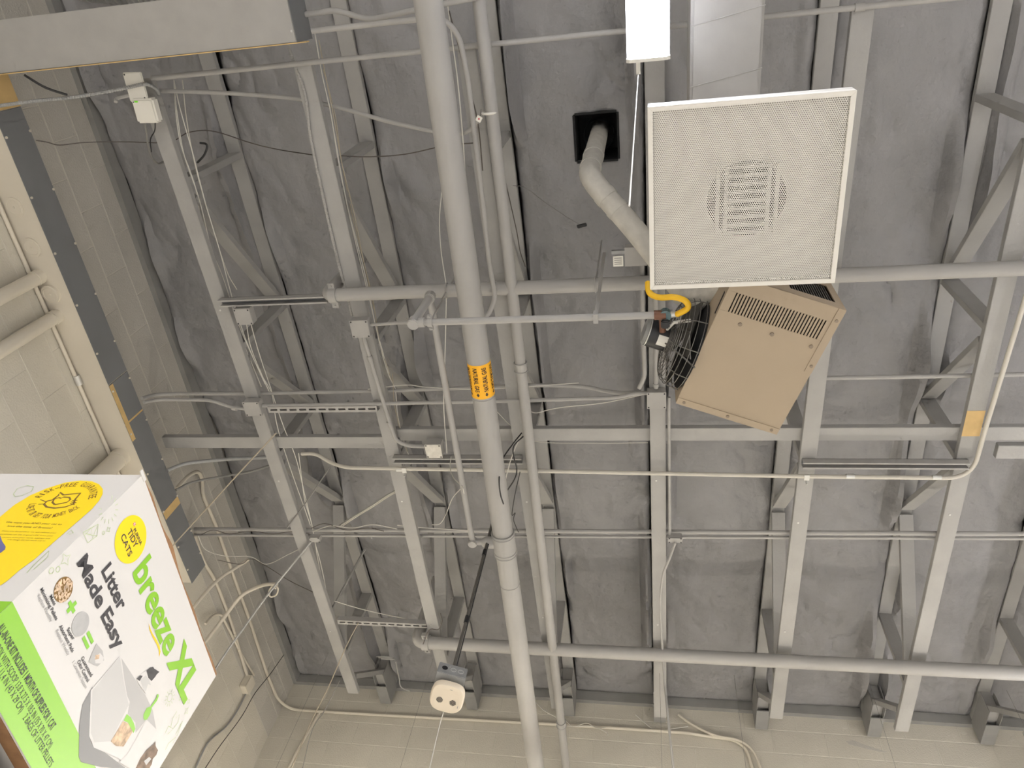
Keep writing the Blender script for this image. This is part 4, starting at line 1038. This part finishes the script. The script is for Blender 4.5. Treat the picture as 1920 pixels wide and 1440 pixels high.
tag(MB().tube(pth, 0.0032, 7).build('cable', 'black_cable', origin=pth[0], smooth=True), 'thin black wire running down the left wall in front of the block joints', 'cable')
cable('thin dark wire from the roof ledger crossing to the first truss foot', [(408,1050,3.6),(450,1058,3.68),(470,1048,3.7),(500,1062,3.7),(545,1090,3.7),(590,1112,3.66),(615,1128,3.66)], 0.0028, 'dark_wire')
cable('thin pale wire sagging from the trough conduit towards the twin conduits', [(372,1005,3.5),(385,1030,3.52),(420,1042,3.6),(470,1044,3.7),(500,1058,3.74),(540,1040,3.74),(560,1030,3.7)], 0.0024, 'white_cable')
cable('thin dark wire wrapped along the twin conduits near the left wall', [(378,1002,3.62),(400,994,3.66),(430,1001,3.66),(470,996,3.66),(510,1001,3.66),(545,997,3.66),(580,1000,3.66)], 0.0024, 'dark_wire')
cable('small white coil of wire at the end of the bent tube', [(512,1095,3.62),(521,1103,3.62),(518,1115,3.62),(508,1119,3.62),(504,1110,3.62),(510,1100,3.62),(518,1104,3.62)], 0.006, 'cream_paint')
def wallcable(label, pts, r, m, yoff=0.012):
    path = spline([PY(p[0], p[1], YW-yoff) for p in pts], 7)
    return tag(MB().tube(path, r, 7).build('wall_cable', m, origin=path[0], smooth=True), label, 'cable')
wallcable('pale raceway running down the far wall below the first truss', [(538,1446),(560,1404),(590,1352),(602,1332)], 0.012, 'cream_paint')
wallcable('loose pale wires tangled on the far wall conduit right of the gas main', [(1000,1312),(1020,1332),(1045,1346),(1060,1360),(1085,1362),(1110,1362),(1135,1372),(1140,1378)], 0.004, 'white_cable', 0.04)
wallcable('second loose pale wire tangled on the far wall conduit right of the gas main', [(1062,1352),(1075,1362),(1100,1356),(1120,1366),(1136,1364)], 0.004, 'bright_conduit', 0.05)
wallcable('thin pale wire drooping from an anchor hole on the far wall', [(1192,1340),(1205,1352),(1222,1366),(1226,1372),(1250,1368),(1290,1362)], 0.004, 'white_cable', 0.02)
cable('tan cord hanging from the slotted strut down past the far wall', [(672,1168,3.62),(650,1210,3.5),(615,1290,3.25),(585,1350,3.1),(545,1445,2.8)], 0.004, 'tan_cable')
cable('grey cord hanging beside the tan cord from the first truss foot', [(637,1276,3.6),(610,1330,3.45),(585,1370,3.35),(566,1446,3.1)], 0.0035, 'grey_cable')
cable('thin pale string from the first truss to the end of the slotted strut', [(627,1127,3.69),(670,1140,3.7),(720,1152,3.7),(765,1161,3.7)], 0.0026, 'white_cable')
cable('grey cable hanging under the truss from a small box towards the far wall', [(1266,1018,3.57),(1254,1050,3.56),(1243,1080,3.56),(1238,1135,3.57),(1242,1215,3.58),(1246,1275,3.5),(1252,1340,3.3),(1258,1400,3.15),(1263,1450,3.03),(1264,1520,2.85),(1262,1640,2.50)], 0.0085, 'grey_paint_metal')
cable('black cable looping from the slim pipe across the gas main', [(978,812,3.60),(962,832,3.5),(942,862,3.3),(936,895,3.05),(938,925,3.02),(944,945,3.02)], 0.004, 'black_cable')
cable('second black cable looping from the slim pipe to the alarm rod', [(985,815,3.60),(964,835,3.55),(963,855,3.5),(969,880,3.5),(964,900,3.45),(948,925,3.45),(940,945,3.48)], 0.004, 'black_cable')
cable('pale cord beside the black cables at the top of the alarm rod', [(978,815,3.60),(962,850,3.55),(950,890,3.5),(944,925,3.48),(936,960,3.45)], 0.003, 'white_cable')
cable('thin white cord looping from the strut channel to the gas branch', [(846,856,3.58),(844,875,3.5),(850,895,3.3),(866,912,3.08),(870,925,3.08)], 0.0028, 'white_cable')
cable('pale wire drooping from the gas branch to the twin conduits', [(868,912,3.08),(848,935,3.4),(836,965,3.62),(825,982,3.68),(810,984,3.68)], 0.0024, 'white_cable')
cable('black wire with a loop hanging right of the gas main tee', [(975,885,3.58),(965,930,3.6),(960,965,3.6),(966,962,3.6),(963,975,3.6),(972,998,3.6)], 0.0028, 'black_cable')
for k in range(3):
    c = P(722+k*3, 1232+k*2, 3.95)
    tag(MB().tube(circle(c, (1,0,0), (0,0.8,0.6), 0.07-0.006*k, 24), 0.004, 6, closed=True).build('cable', 'grey_paint_metal', smooth=True), 'grey turn of a cable coil resting by the first truss end', 'cable', 'cable coil by the far wall')
cable('pale cable dropping from the coil beside the first truss bearing', [(742,1240,4.0),(748,1270,4.0),(752,1288,3.98),(768,1296,3.98)], 0.005, 'grey_paint_metal')
cable('thin dark cable from the sensor box to the first truss', [(272,228,3.56),(276,262,3.58),(282,290,3.62),(295,306,3.68),(308,303,3.72)], 0.005, 'grey_cable')
cable('second thin cable from the sensor box curling under the first truss', [(291,230,3.56),(290,245,3.58),(282,262,3.60),(284,285,3.62)], 0.003, 'black_cable')
cable('black connector cable curling right of the first truss near the top', [(375,268,3.85),(386,270,3.85),(388,277,3.85),(382,292,3.85),(370,305,3.85)], 0.006, 'black_cable')
c = P(1091, 423, 4.22)
tag(MB().obox(c, (0.028, -0.006, 0), (0.003, 0.010, 0), (0,0,0.006)).build('torn_scrap', 'black_plastic', bevel=0.003), 'small black scrap stuck to the insulation left of the switch box', 'scrap')
cable('thin wire trailing from the black scrap across the insulation', [(1085,420,4.22),(1060,405,4.22),(1020,378,4.22),(985,352,4.22),(962,348,4.22)], 0.0018, 'grey_cable')

# old anchor holes in the far wall
for px, py in ((891,1329),(1290,1347),(1315,1367),(1437,1376),(1584,1364),(1807,1375),(1897,1386),(480,1250)):
    c = PY(px, py, YW)
    if c.x < XW + 0.05: continue
    h_ = MB().disc((c.x, YW+0.0005, c.z), (0,-1,0), 0.009, 0.0012, 10).build('anchor_hole', 'black_void', wf)
    n = 9; chip = [(c.x + math.cos(2*math.pi*i/n)*random.uniform(0.012, 0.03), YW, c.z + math.sin(2*math.pi*i/n)*random.uniform(0.010, 0.018)) for i in range(n)]
    MB().prism(chip, (0, -0.0008, 0)).build('chipped_paint', 'mortar_paint', wf)
# scuff of dirt on one block
c = PY(1600, 1393, YW)
pts = [PY(1586,1390,YW), PY(1600,1388,YW), PY(1620,1396,YW), PY(1664,1410,YW), PY(1650,1410,YW), PY(1612,1401,YW), PY(1592,1396,YW)]
MB().prism(pts, (0, -0.0008, 0)).build('dirt_scuff', 'block_grey', wf)

cable('thick dark rod slanting from the first truss foot up to the roof', [(617,1152,3.66),(650,1092,3.82),(684,1030,4.0)], 0.010, 'grey_cable')
cable('dark cable slanting across the first truss above the twin conduits', [(538,990,3.62),(575,940,3.66),(620,874,3.75)], 0.005, 'grey_cable')
GT = 'loose wires on the twin conduits'
for i, pts in enumerate([[(586,997,3.67),(620,986,3.67),(660,990,3.67),(700,984,3.67),(745,992,3.67)], [(584,990,3.67),(610,982,3.67),(650,994,3.67),(690,990,3.67),(720,996,3.67)], [(745,985,3.67),(800,990,3.67),(850,993,3.67),(885,996,3.67)]]):
    cable(['thin pale wire lying loose on the twin conduits between the first two trusses', 'thin dark wire lying loose on the twin conduits between the first two trusses', 'thin pale wire lying on the twin conduits right of the second truss'][i], pts, 0.0026, 'dark_wire' if i == 1 else 'white_cable', GT)
# ================================================================== printed carton on its shelf
SCL = 1.62
CR = Vector((-0.01252781, 0.9988161, -0.04700483)); CU = Vector((-0.0209402, 0.04673615, 0.99868776)); CD = Vector((-0.99970224, -0.01349566, -0.02032991))
C1 = ray(267.5, 890.4).normalized() * SCL                   # upper left corner of the front
FN = -CD                                                   # front faces the room
def on_plane(px, py, p0, n):
    r = ray(px, py); return r * (p0.dot(n) / r.dot(n))
def FU(px, py):
    d = on_plane(px, py, C1, FN) - C1; return d.dot(CR), d.dot(CU)
SN = -CR
def SU(px, py):
    d = on_plane(px, py, C1, SN) - C1; return -d.dot(CD), d.dot(CU)
CW = 0.3372*SCL; CH = -FU(25, 1380)[1]; CDp = 0.42
def F3(u, v, o=0.0): return C1 + CR*u + CU*v + FN*o
def S3(u, v, o=0.0): return C1 - CD*u + CU*v + SN*o
base = C1 + CR*CW/2 - CU*CH + CD*CDp/2
bxr = thing('litter_carton', 'white printed carton of cat litter supplies with yellow and green panels, at lower left', 'carton', base)
t_ = 0.004
def slab(u0, u1, v0, v1, w0, w1, name, m, bevel=0.0):
    c = C1 + CR*(u0+u1)/2 + CU*(v0+v1)/2 + CD*(w0+w1)/2
    return MB().obox(c, CR*(u1-u0)/2, CU*(v1-v0)/2, CD*(w1-w0)/2).build(name, m, bxr, bevel=bevel)
front = slab(0, CW, -CH, 0, 0, t_, 'front_panel', 'card_white')
side = slab(0, t_, -CH, 0, t_, CDp-t_, 'side_panel', 'card_white')
slab(CW-t_, CW, -CH, 0, t_, CDp-t_, 'side_panel', 'card_white')
slab(0, CW, -CH, 0, CDp-t_, CDp, 'rear_panel', 'card_white')
slab(0, CW, -CH, -CH+t_, 0.03, CDp-t_, 'bottom_panel', 'card_white')
slab(0, CW, -CH-0.001, -CH+t_, t_, 0.03, 'bottom_edge', 'card_brown')
# top flaps: raw brown edges that lift a little
flap = MB(); n = 40; vs = []; fs = []
for i in range(n+1):
    u = CW*i/n; lift = (0.006 + 0.005*math.exp(-((u-CW*0.33)/0.03)**2) + 0.002*math.sin(u*40)) * min(1.0, u/0.06)
    vs += [F3(u, 0, 0.0), F3(u, lift, -0.001), F3(u, lift*0.4, -0.02), F3(u, 0, -0.02)]
for i in range(n): a = 4*i; fs += [(a, a+4, a+5, a+1), (a+1, a+5, a+6, a+2)]
flap.add(vs, fs).build('top_flap', 'card_brown', bxr)
MB().obox(F3(0.002, 0.0, 0.0)-CU*CH*0.5+CU*CH*0.5, CR*0.012, CU*0.004, CD*0.001).build('flap_tab', 'card_white', bxr)

def fpoly(pts, m, name, o=0.0006, par=None, side_=False):
    vs = [(S3(*SU(*p), o) if side_ else F3(*FU(*p), o)) for p in pts]
    return MB().add(vs, [tuple(range(len(vs)))]).build(name, m, par or (side if side_ else front))
def uvpoly(uv, m, name, o=0.0006, side_=False):
    vs = [(S3(u, v, o) if side_ else F3(u, v, o)) for u, v in uv]
    return MB().add(vs, [tuple(range(len(vs)))]).build(name, m, side if side_ else front)
def strip(uv, wd_, m, name, o=0.0007, side_=False, closed=False):
    """flat printed line"""
    q = [Vector((u, v)) for u, v in uv]; n = len(q); vs = []; fs = []
    for i in range(n):
        a = q[i-1] if (i or closed) else q[i]; b = q[(i+1) % n] if (i < n-1 or closed) else q[i]
        d = (b-a); d = d.normalized() if d.length > 0 else Vector((1,0)); nn = Vector((-d.y, d.x))*wd_/2
        for p in (q[i]+nn, q[i]-nn): vs.append(S3(p.x, p.y, o) if side_ else F3(p.x, p.y, o))
    for i in range(n if closed else n-1): j = (i+1) % n; fs.append((2*i, 2*i+1, 2*j+1, 2*j))
    return MB().add(vs, fs).build(name, m, side if side_ else front)
def lettering(txt, bl, br, tl, m, bold=0.0, o=0.0008, side_=False, cap=0.72, fit=True, name='lettering'):
    """text between two baseline points; tl marks the cap height above the first"""
    G = SU if side_ else FU
    b0, b1, t0 = Vector(G(*bl)), Vector(G(*br)), Vector(G(*tl))
    vs, fs = text_mesh(txt, bold)
    x0 = min(v[0] for v in vs); x1 = max(v[0] for v in vs)
    ax = (b1-b0); hgt = abs((t0-b0).dot(Vector((-ax.y, ax.x)).normalized())); nn = Vector((-ax.y, ax.x)).normalized()
    out = []
    for v in vs:
        p = b0 + ax*((v[0]-x0)/(x1-x0)) + nn*hgt*(v[1]/cap)
        out.append(S3(p.x, p.y, o) if side_ else F3(p.x, p.y, o))
    return MB().add(out, fs).build(name, m, side if side_ else front)

# --- front: green band at the foot, with three lines of text
gv_ = FU(97.5, 1277)[1]
uvpoly([(0.0, gv_), (CW, gv_), (CW, -CH), (0.0, -CH)], 'print_green', 'green_band', 0.0004)
sgv = SU(10, 1124)[1]
MB().add([S3(0, gv_, 0.0004), S3(-CDp, gv_, 0.0004), S3(-CDp, -CH, 0.0004), S3(0, -CH, 0.0004)], [(0,1,2,3)]).build('green_band', 'print_green', side)
gd = Vector((FU(99, 1369)[0], FU(99, 1369)[1]))
def gline(txt, end_px, width, hgt, bold, m='print_black'):
    e = Vector(FU(*end_px)); vs, fs = text_mesh(txt, bold); x0 = min(v[0] for v in vs); x1 = max(v[0] for v in vs)
    out = [F3(e.x - width + width*(v[0]-x0)/(x1-x0), e.y + hgt*v[1]/0.72, 0.0008) for v in vs]
    MB().add(out, fs).build('lettering', m, front)
gline('ALL-IN-ONE KIT INCLUDES 1 MONTH OF SUPPLIES FOR 1 CAT', (95, 1371), FU(95,1371)[0]-0.015, 0.0135, 0.02)
gline('LITTER BOX WITH SCOOP 13.8 X 27.5 X 18.5 IN (35 X 70 X 47 CM)', (91, 1405), FU(91,1405)[0]-0.012, 0.0115, 0.0, 'print_leaf_dark' if 'print_leaf_dark' in MATS else 'print_black')
gline('4 PADS 16.9 X 11.4 IN (43 X 29 CM)    2 BAGS OF LITTER PELLETS', (92, 1440), FU(92,1440)[0]-0.012, 0.0115, 0.0)
# --- brand oval
oc = Vector(FU(244, 1012)); orx = 0.5*abs(FU(251,969)[0]-FU(239,1058)[0]); 
ou = [FU(251.5,967), FU(274,1004), FU(239,1058), FU(214.5,1016)]
c0 = Vector((sum(a[0] for a in ou)/4, sum(a[1] for a in ou)/4)); rad = sum((Vector(a)-c0).length for a in ou)/4
uvpoly([(c0.x+rad*math.cos(2*math.pi*i/48), c0.y+rad*math.sin(2*math.pi*i/48)) for i in range(48)], 'print_yellow', 'brand_oval', 0.0006)
lettering('PURINA', (249,994), (262.5,1023), (253.5,990), 'print_black', 0.02, 0.001)
lettering('TIDY', (237.5,998), (251.5,1029), (245.5,990), 'print_black', 0.015, 0.001)
lettering('CATS', (225.5,1006), (240.5,1045), (233.5,999), 'print_black', 0.015, 0.001)
for i in range(3):
    for j in range(3):
        a = Vector(FU(248.5, 982)); k = 0.0022
        uvpoly([(a.x+k*(i+di), a.y+k*(j+dj)) for di, dj in ((0,0),(1,0),(1,1),(0,1))], 'print_red' if (i+j) % 2 == 0 else 'card_white', 'checker_mark', 0.001)
lettering('Litter', (189.5,1071), (223,1148), (207,1052), 'print_black', 0.028)
lettering('Made Easy', (143.5,1056), (218,1221), (163,1036), 'print_black', 0.028)
lettering('breeze', (248,1074), (311,1233), (280,1034), 'print_green', 0.026)
lettering('XL', (313.5,1240), (346,1319), (344,1197), 'print_green', 0.045)
c2 = lambda pts: [(x/5.133, 1160+y/5.133) for x, y in pts]
fpoly(c2([(1430,45),(1436,105),(1470,185),(1510,255),(1528,310),(1530,368),(1543,320),(1535,265),(1508,205),(1470,150),(1447,100)]), 'print_gold', 'swoosh')
# --- the three steps
def disc_px(pts, m, name):
    q = [Vector(FU(*p)) for p in pts]; c = sum(q, Vector((0,0)))/4; r = sum((a-c).length for a in q)/4
    o = uvpoly([(c.x+r*math.cos(2*math.pi*i/40), c.y+r*math.sin(2*math.pi*i/40)) for i in range(40)], m, name); return c, r
pc, pr = disc_px([(122.5,1082),(137,1101),(113.8,1129.4),(100,1109.7)], 'print_brown', 'pellet_disc')
random.seed(3)
for k in range(70):
    a = random.uniform(0, 2*math.pi); d = pr*math.sqrt(random.random())*0.92; an = random.uniform(0, math.pi)
    cx_, cy_ = pc.x+d*math.cos(a), pc.y+d*math.sin(a); L_, w_ = pr*0.16, pr*0.085
    uvpoly([(cx_+L_*math.cos(t)*math.cos(an)-w_*math.sin(t)*math.sin(an), cy_+L_*math.cos(t)*math.sin(an)+w_*math.sin(t)*math.cos(an)) for t in [2*math.pi*i/8 for i in range(8)]], 'pellets', 'pellet_print', 0.0007+0.00001*k)
disc_px([(157.5,1147),(166.7,1162),(144.4,1193),(133.4,1178.6)], 'pad_grey', 'pad_disc')
pl = Vector(FU(134, 1138)); k = 0.012
uvpoly([(pl.x+a*k, pl.y+b*k) for a, b in ((-.3,-1),(.3,-1),(.3,-.3),(1,-.3),(1,.3),(.3,.3),(.3,1),(-.3,1),(-.3,.3),(-1,.3),(-1,-.3),(-.3,-.3))], 'print_leaf', 'plus_sign')
eq = Vector(FU(164.6, 1200))
for s_ in (-1, 1): uvpoly([(eq.x+a*0.013, eq.y+s_*0.006+b*0.0035) for a, b in ((-1,-1),(1,-1),(1,1),(-1,1))], 'print_leaf', 'equals_sign')
for txt, a, b, bold, m in [('Mess', (92,1119), (100.5,1136), 0.02, 'print_black'), ('Minimizing Pellets', (74.5,1106), (104,1164), 0.02, 'print_black'), ('Replace Monthly', (69,1118), (94,1167), 0.0, 'print_grey_text'),
        ('Super', (124.5,1181), (135.5,1201), 0.02, 'print_black'), ('Absorbent Pads', (110,1175), (134.5,1224), 0.02, 'print_black'), ('Replace Weekly', (103.5,1184), (126,1230), 0.0, 'print_grey_text'),
        ('Guaranteed', (151,1235), (169.5,1270), 0.02, 'print_black'), ('Odor Control', (144,1241.5), (163,1280), 0.02, 'print_black'), ('1 Complete System', (134.5,1243), (159,1292), 0.0, 'print_grey_text')]:
    lettering(txt, a, b, (a[0]+5.5, a[1]-5), m, bold)
# --- picture of the litter tray, drawn as flat print
def pic(pts, m, name, o): fpoly(c2(pts), m, name, o)
pic([(870,365),(925,238),(985,310),(998,400),(935,460),(850,420)], 'tray_mid', 'small_tray', 0.0007)
pic([(905,370),(960,330),(995,375),(985,430),(915,430)], 'tray_pale', 'small_tray', 0.0008)
pic([(915,350),(955,345),(950,385),(910,395)], 'pellets', 'small_tray', 0.0009)
pic([(890,650),(790,830),(760,1030),(755,1330),(775,1380),(960,1425),(1180,1450),(1220,1450),(1010,1290),(870,1190),(860,860)], 'tray_dark', 'tray_base', 0.0007)
pic([(1150,360),(870,690),(855,1130),(900,1240),(1130,1340),(1230,1420),(1300,1440),(1505,1075),(1470,880),(1400,740)], 'tray_pale', 'tray_body', 0.0008)
pic([(1150,368),(885,690),(870,1100),(905,1190),(1060,1180),(1190,920),(1235,830),(1215,745),(1185,600)], 'tray_light', 'tray_hood', 0.0009)
pic([(1165,380),(1195,600),(1222,745),(1245,800),(1225,915),(1300,1000),(1300,1100),(1400,975),(1500,1070),(1465,880),(1395,735)], 'tray_mid', 'tray_hood', 0.00095)
pic([(1060,1180),(1180,985),(1250,1020),(1290,1060),(1185,1230),(1110,1225)], 'pellets', 'litter_bed', 0.0011)
pic([(1215,918),(1185,980),(1225,1000),(1280,1100),(1297,1060),(1285,1010),(1255,950)], 'print_leaf', 'tray_rim', 0.0012)
pic([(1405,970),(1500,1065),(1300,1435),(1240,1440),(1140,1380),(1230,1290)], 'tray_pale', 'tray_lip', 0.0012)
pic([(1375,960),(1375,925),(1405,860),(1440,845),(1455,865),(1440,920),(1410,970),(1385,975)], 'print_leaf', 'scoop', 0.0013)
pic([(1440,850),(1475,800),(1500,760),(1505,730),(1520,725),(1522,745),(1505,790),(1470,835),(1452,862)], 'print_leaf', 'scoop', 0.0013)
# cats looking in from both sides
pic([(1310,575),(1385,510),(1430,490),(1500,545),(1495,600),(1450,650),(1420,640),(1400,720),(1380,690),(1340,640)], 'card_white', 'cat_print', 0.0007)
pic([(1405,500),(1440,470),(1470,462),(1480,480),(1530,512),(1505,535),(1490,560),(1455,600),(1425,570)], 'print_black', 'cat_print', 0.0009)
pic([(1310,578),(1345,545),(1370,550),(1340,600)], 'print_black', 'cat_print', 0.0009)
pic([(1345,590),(1400,545),(1430,585),(1450,640),(1420,630),(1400,700),(1375,680)], 'tray_light', 'cat_print', 0.0008)
pic([(1290,1460),(1345,1340),(1410,1260),(1470,1210),(1490,1180),(1492,1225),(1515,1265),(1500,1310),(1465,1350),(1455,1400),(1420,1460)], 'cat_tabby', 'cat_print', 0.0013)
pic([(1380,1370),(1430,1330),(1450,1350),(1400,1410)], 'tray_light', 'cat_print', 0.0014)
# faint line drawings
def c1_(pts): return [FU(x/4.571, 880+y/4.571) for x, y in pts]
def doodle_circle(px, py, r, side_=False):
    q = Vector((SU if side_ else FU)(px, py)); strip([(q.x+r*math.cos(2*math.pi*i/14), q.y+r*math.sin(2*math.pi*i/14)) for i in range(14)], 0.0009, 'print_line', 'line_drawing', side_=side_, closed=True)
def star(px, py, r):
    q = Vector(FU(px, py)); strip([(q.x+(r if i % 2 == 0 else r*0.45)*math.cos(math.pi*i/4), q.y+(r if i % 2 == 0 else r*0.45)*math.sin(math.pi*i/4)) for i in range(8)], 0.001, 'print_line', 'line_drawing', closed=True)
for (px, py, r) in ((96,1070,0.005),(108.5,1067.5,0.0045),(193.5,999,0.003)): doodle_circle(px, py, r)
for (px, py, r) in ((122.5,1049,0.012),(203,993,0.006),(338,1309,0.006),(349,1333,0.008),(353,1315,0.006)): star(px, py, r)
q = Vector(FU(203, 955)); 
for i in range(14):
    a = 2*math.pi*i/14
    if math.cos(a) > -0.75: strip([(q.x+0.018*math.cos(a), q.y+0.018*math.sin(a)), (q.x+0.026*math.cos(a), q.y+0.026*math.sin(a))], 0.0009, 'print_line', 'line_drawing')
q2 = Vector(FU(318, 1308))
strip([(q2.x+0.008*math.cos(2*math.pi*i/14), q2.y+0.008*math.sin(2*math.pi*i/14)) for i in range(14)], 0.0009, 'print_line', 'line_drawing', closed=True)
for i in range(12):
    a = 2*math.pi*i/12; strip([(q2.x+0.011*math.cos(a), q2.y+0.011*math.sin(a)), (q2.x+0.017*math.cos(a), q2.y+0.017*math.sin(a))], 0.0009, 'print_line', 'line_drawing')
strip(c1_([(710,540),(840,470),(830,570),(750,630),(710,540),(760,560),(830,570),(840,470)]), 0.001, 'print_line', 'line_drawing')
strip(c1_([(730,560),(780,500),(790,590),(830,490)]), 0.001, 'print_line', 'line_drawing')
for pts in ([(1590,1095),(1620,1035),(1665,1060),(1612,1112)], [(1640,1050),(1660,960),(1700,890),(1690,960),(1725,920),(1710,1000),(1668,1055)], [(1740,1010),(1755,985),(1700,1130),(1690,1110),(1740,1010)], [(1590,1260),(1620,1200),(1690,1140),(1660,1200)]):
    strip([FU(x/5.133, 1160+y/5.133) for x, y in pts], 0.001, 'print_line', 'line_drawing')

# --- side panel: yellow guarantee flash
fpoly([(x/4.571, 880+y/4.571) for x, y in [(-60,430),(0,410),(120,310),(260,225),(400,165),(560,115),(690,98),(790,105),(850,130),(882,170),(880,215),(850,270),(790,340),(700,420),(560,540),(400,680),(300,770),(170,865),(60,960),(0,1000),(-60,1040)]], 'print_yellow', 'guarantee_flash', 0.0006, side_=True)
fpoly([(x/4.571, 880+y/4.571) for x, y in [(-40,560),(5,575),(20,620),(50,665),(45,690),(5,720),(-40,735)]], 'print_blue', 'blue_flash', 0.0008, side_=True)
def s1(pts): return [SU(x/4.571, 880+y/4.571) for x, y in pts]
strip(s1([(448,265),(500,228),(515,200),(545,222),(610,215),(690,207),(645,260),(630,300),(560,325),(470,335),(400,325),(378,300),(405,275),(448,265)]), 0.004, 'print_brown', 'cat_icon', side_=True)
strip(s1([(470,305),(450,285),(465,258),(505,245),(525,250),(545,240),(595,243),(605,262),(575,285),(510,298),(470,305)]), 0.0035, 'print_brown', 'cat_icon', side_=True)
for a, b in (((330,302),(385,298)), ((345,262),(395,280)), ((600,295),(640,305)), ((620,270),(665,268)), ((610,282),(655,290))): strip(s1([a, b]), 0.002, 'print_brown', 'cat_icon', side_=True)
def arc_text(txt, pts, hgt, m, bold=0.0):
    """letters set one by one along a curve of photo points on the side panel"""
    pth = [Vector(p) for p in s1(pts)]
    sp = spline([Vector((p.x, p.y, 0)) for p in pth], 8); L = [0]
    for a, b in zip(sp, sp[1:]): L.append(L[-1]+(b-a).length)
    n_ = len(txt); vsA = []; fsA = []
    for i, ch in enumerate(txt):
        if ch == ' ': continue
        d = L[-1]*(i+0.5)/n_; j = max(k for k in range(len(L)) if L[k] <= d); j = min(j, len(sp)-2)
        p = sp[j].lerp(sp[j+1], (d-L[j])/max(1e-9, L[j+1]-L[j])); t = (sp[j+1]-sp[j]).normalized(); nn = Vector((-t.y, t.x, 0))
        vs, fs = text_mesh(ch, bold); x0 = min(v[0] for v in vs); x1 = max(v[0] for v in vs); k0 = len(vsA)
        wd_ = min(L[-1]/n_*0.86, (x1-x0)*hgt/0.72*1.3)
        for v in vs:
            q = p + t*(((v[0]-x0)/(x1-x0)-0.5)*wd_) + nn*(v[1]/0.72*hgt); vsA.append(S3(q.x, q.y, 0.0009))
        fsA += [tuple(a+k0 for a in f) for f in fs]
    MB().add(vsA, fsA).build('lettering', m, side)
arc_text('RISK-FREE GUARANTEE', [(340,250),(420,200),(520,165),(620,150),(700,150),(750,170),(770,205),(755,262)], 0.014, 'print_brown', 0.01)
arc_text('LOVE IT OR GET YOUR MONEY BACK', [(255,300),(228,345),(250,392),(310,415),(420,422),(520,400),(610,370),(690,330)], 0.013, 'print_brown', 0.01)
for i, (txt, a, b, hh) in enumerate([('We want you AND your cat to', (45,462), (525,480), 10), ('love the ease of Breeze!', (60,494), (440,512), 10), ('If you are dissatisfied, we will refund your', (15,535), (480,552), 8),
        ('purchase: cut the original UPC from your', (0,562), (455,577), 8), ('carton, print your name, address and', (20,588), (425,600), 8), ('why things did not work out to:', (60,608), (390,620), 8)]):
    f_ = lambda p: (p[0]/4.571, 880+p[1]/4.571)
    lettering(txt, f_(a), f_(b), (a[0]/4.571+1.5, 880+a[1]/4.571-hh/4.571*0.9*(1.6 if i < 2 else 1.3)), 'print_brown', 0.01 if i < 2 else 0.0, side_=True)
for pts in ([(115,215),(150,165),(230,140),(290,150),(270,190),(190,225),(130,235),(115,215)], [(570,560),(610,520),(630,545),(590,560)], [(230,890),(290,820),(420,700),(410,750),(290,860)]):
    strip(s1(pts), 0.0012, 'print_line', 'line_drawing', side_=True)

# --- shelf that carries the carton
sh = thing('storage_shelf', 'pale metal storage shelf under the litter carton at the lower left edge', 'shelf', (base.x, base.y, FLOOR))
zt = min((C1 + CR*a - CU*CH + CD*b).z for a in (0, CW) for b in (0, CDp)) - 0.002
xf = C1.x + 0.03; yb0, yb1 = C1.y - 0.5, C1.y + 1.6
MB().box((xf-0.62, yb0, zt-0.02), (xf-0.06, yb1, zt)).build('deck', 'pan_grey', sh)
MB().box((xf-0.06, yb0, zt-0.09), (xf-0.045, yb1, zt)).build('front_beam', 'pan_grey', sh)
MB().box((xf-0.635, yb0, zt-0.09), (xf-0.62, yb1, zt)).build('rear_beam', 'pan_grey', sh)
for x in (xf-0.635, xf-0.085):
    for y in (yb0, yb1-0.04): MB().box((x, y, FLOOR), (x+0.04, y+0.04, zt-0.02)).build('upright', 'pan_grey', sh)
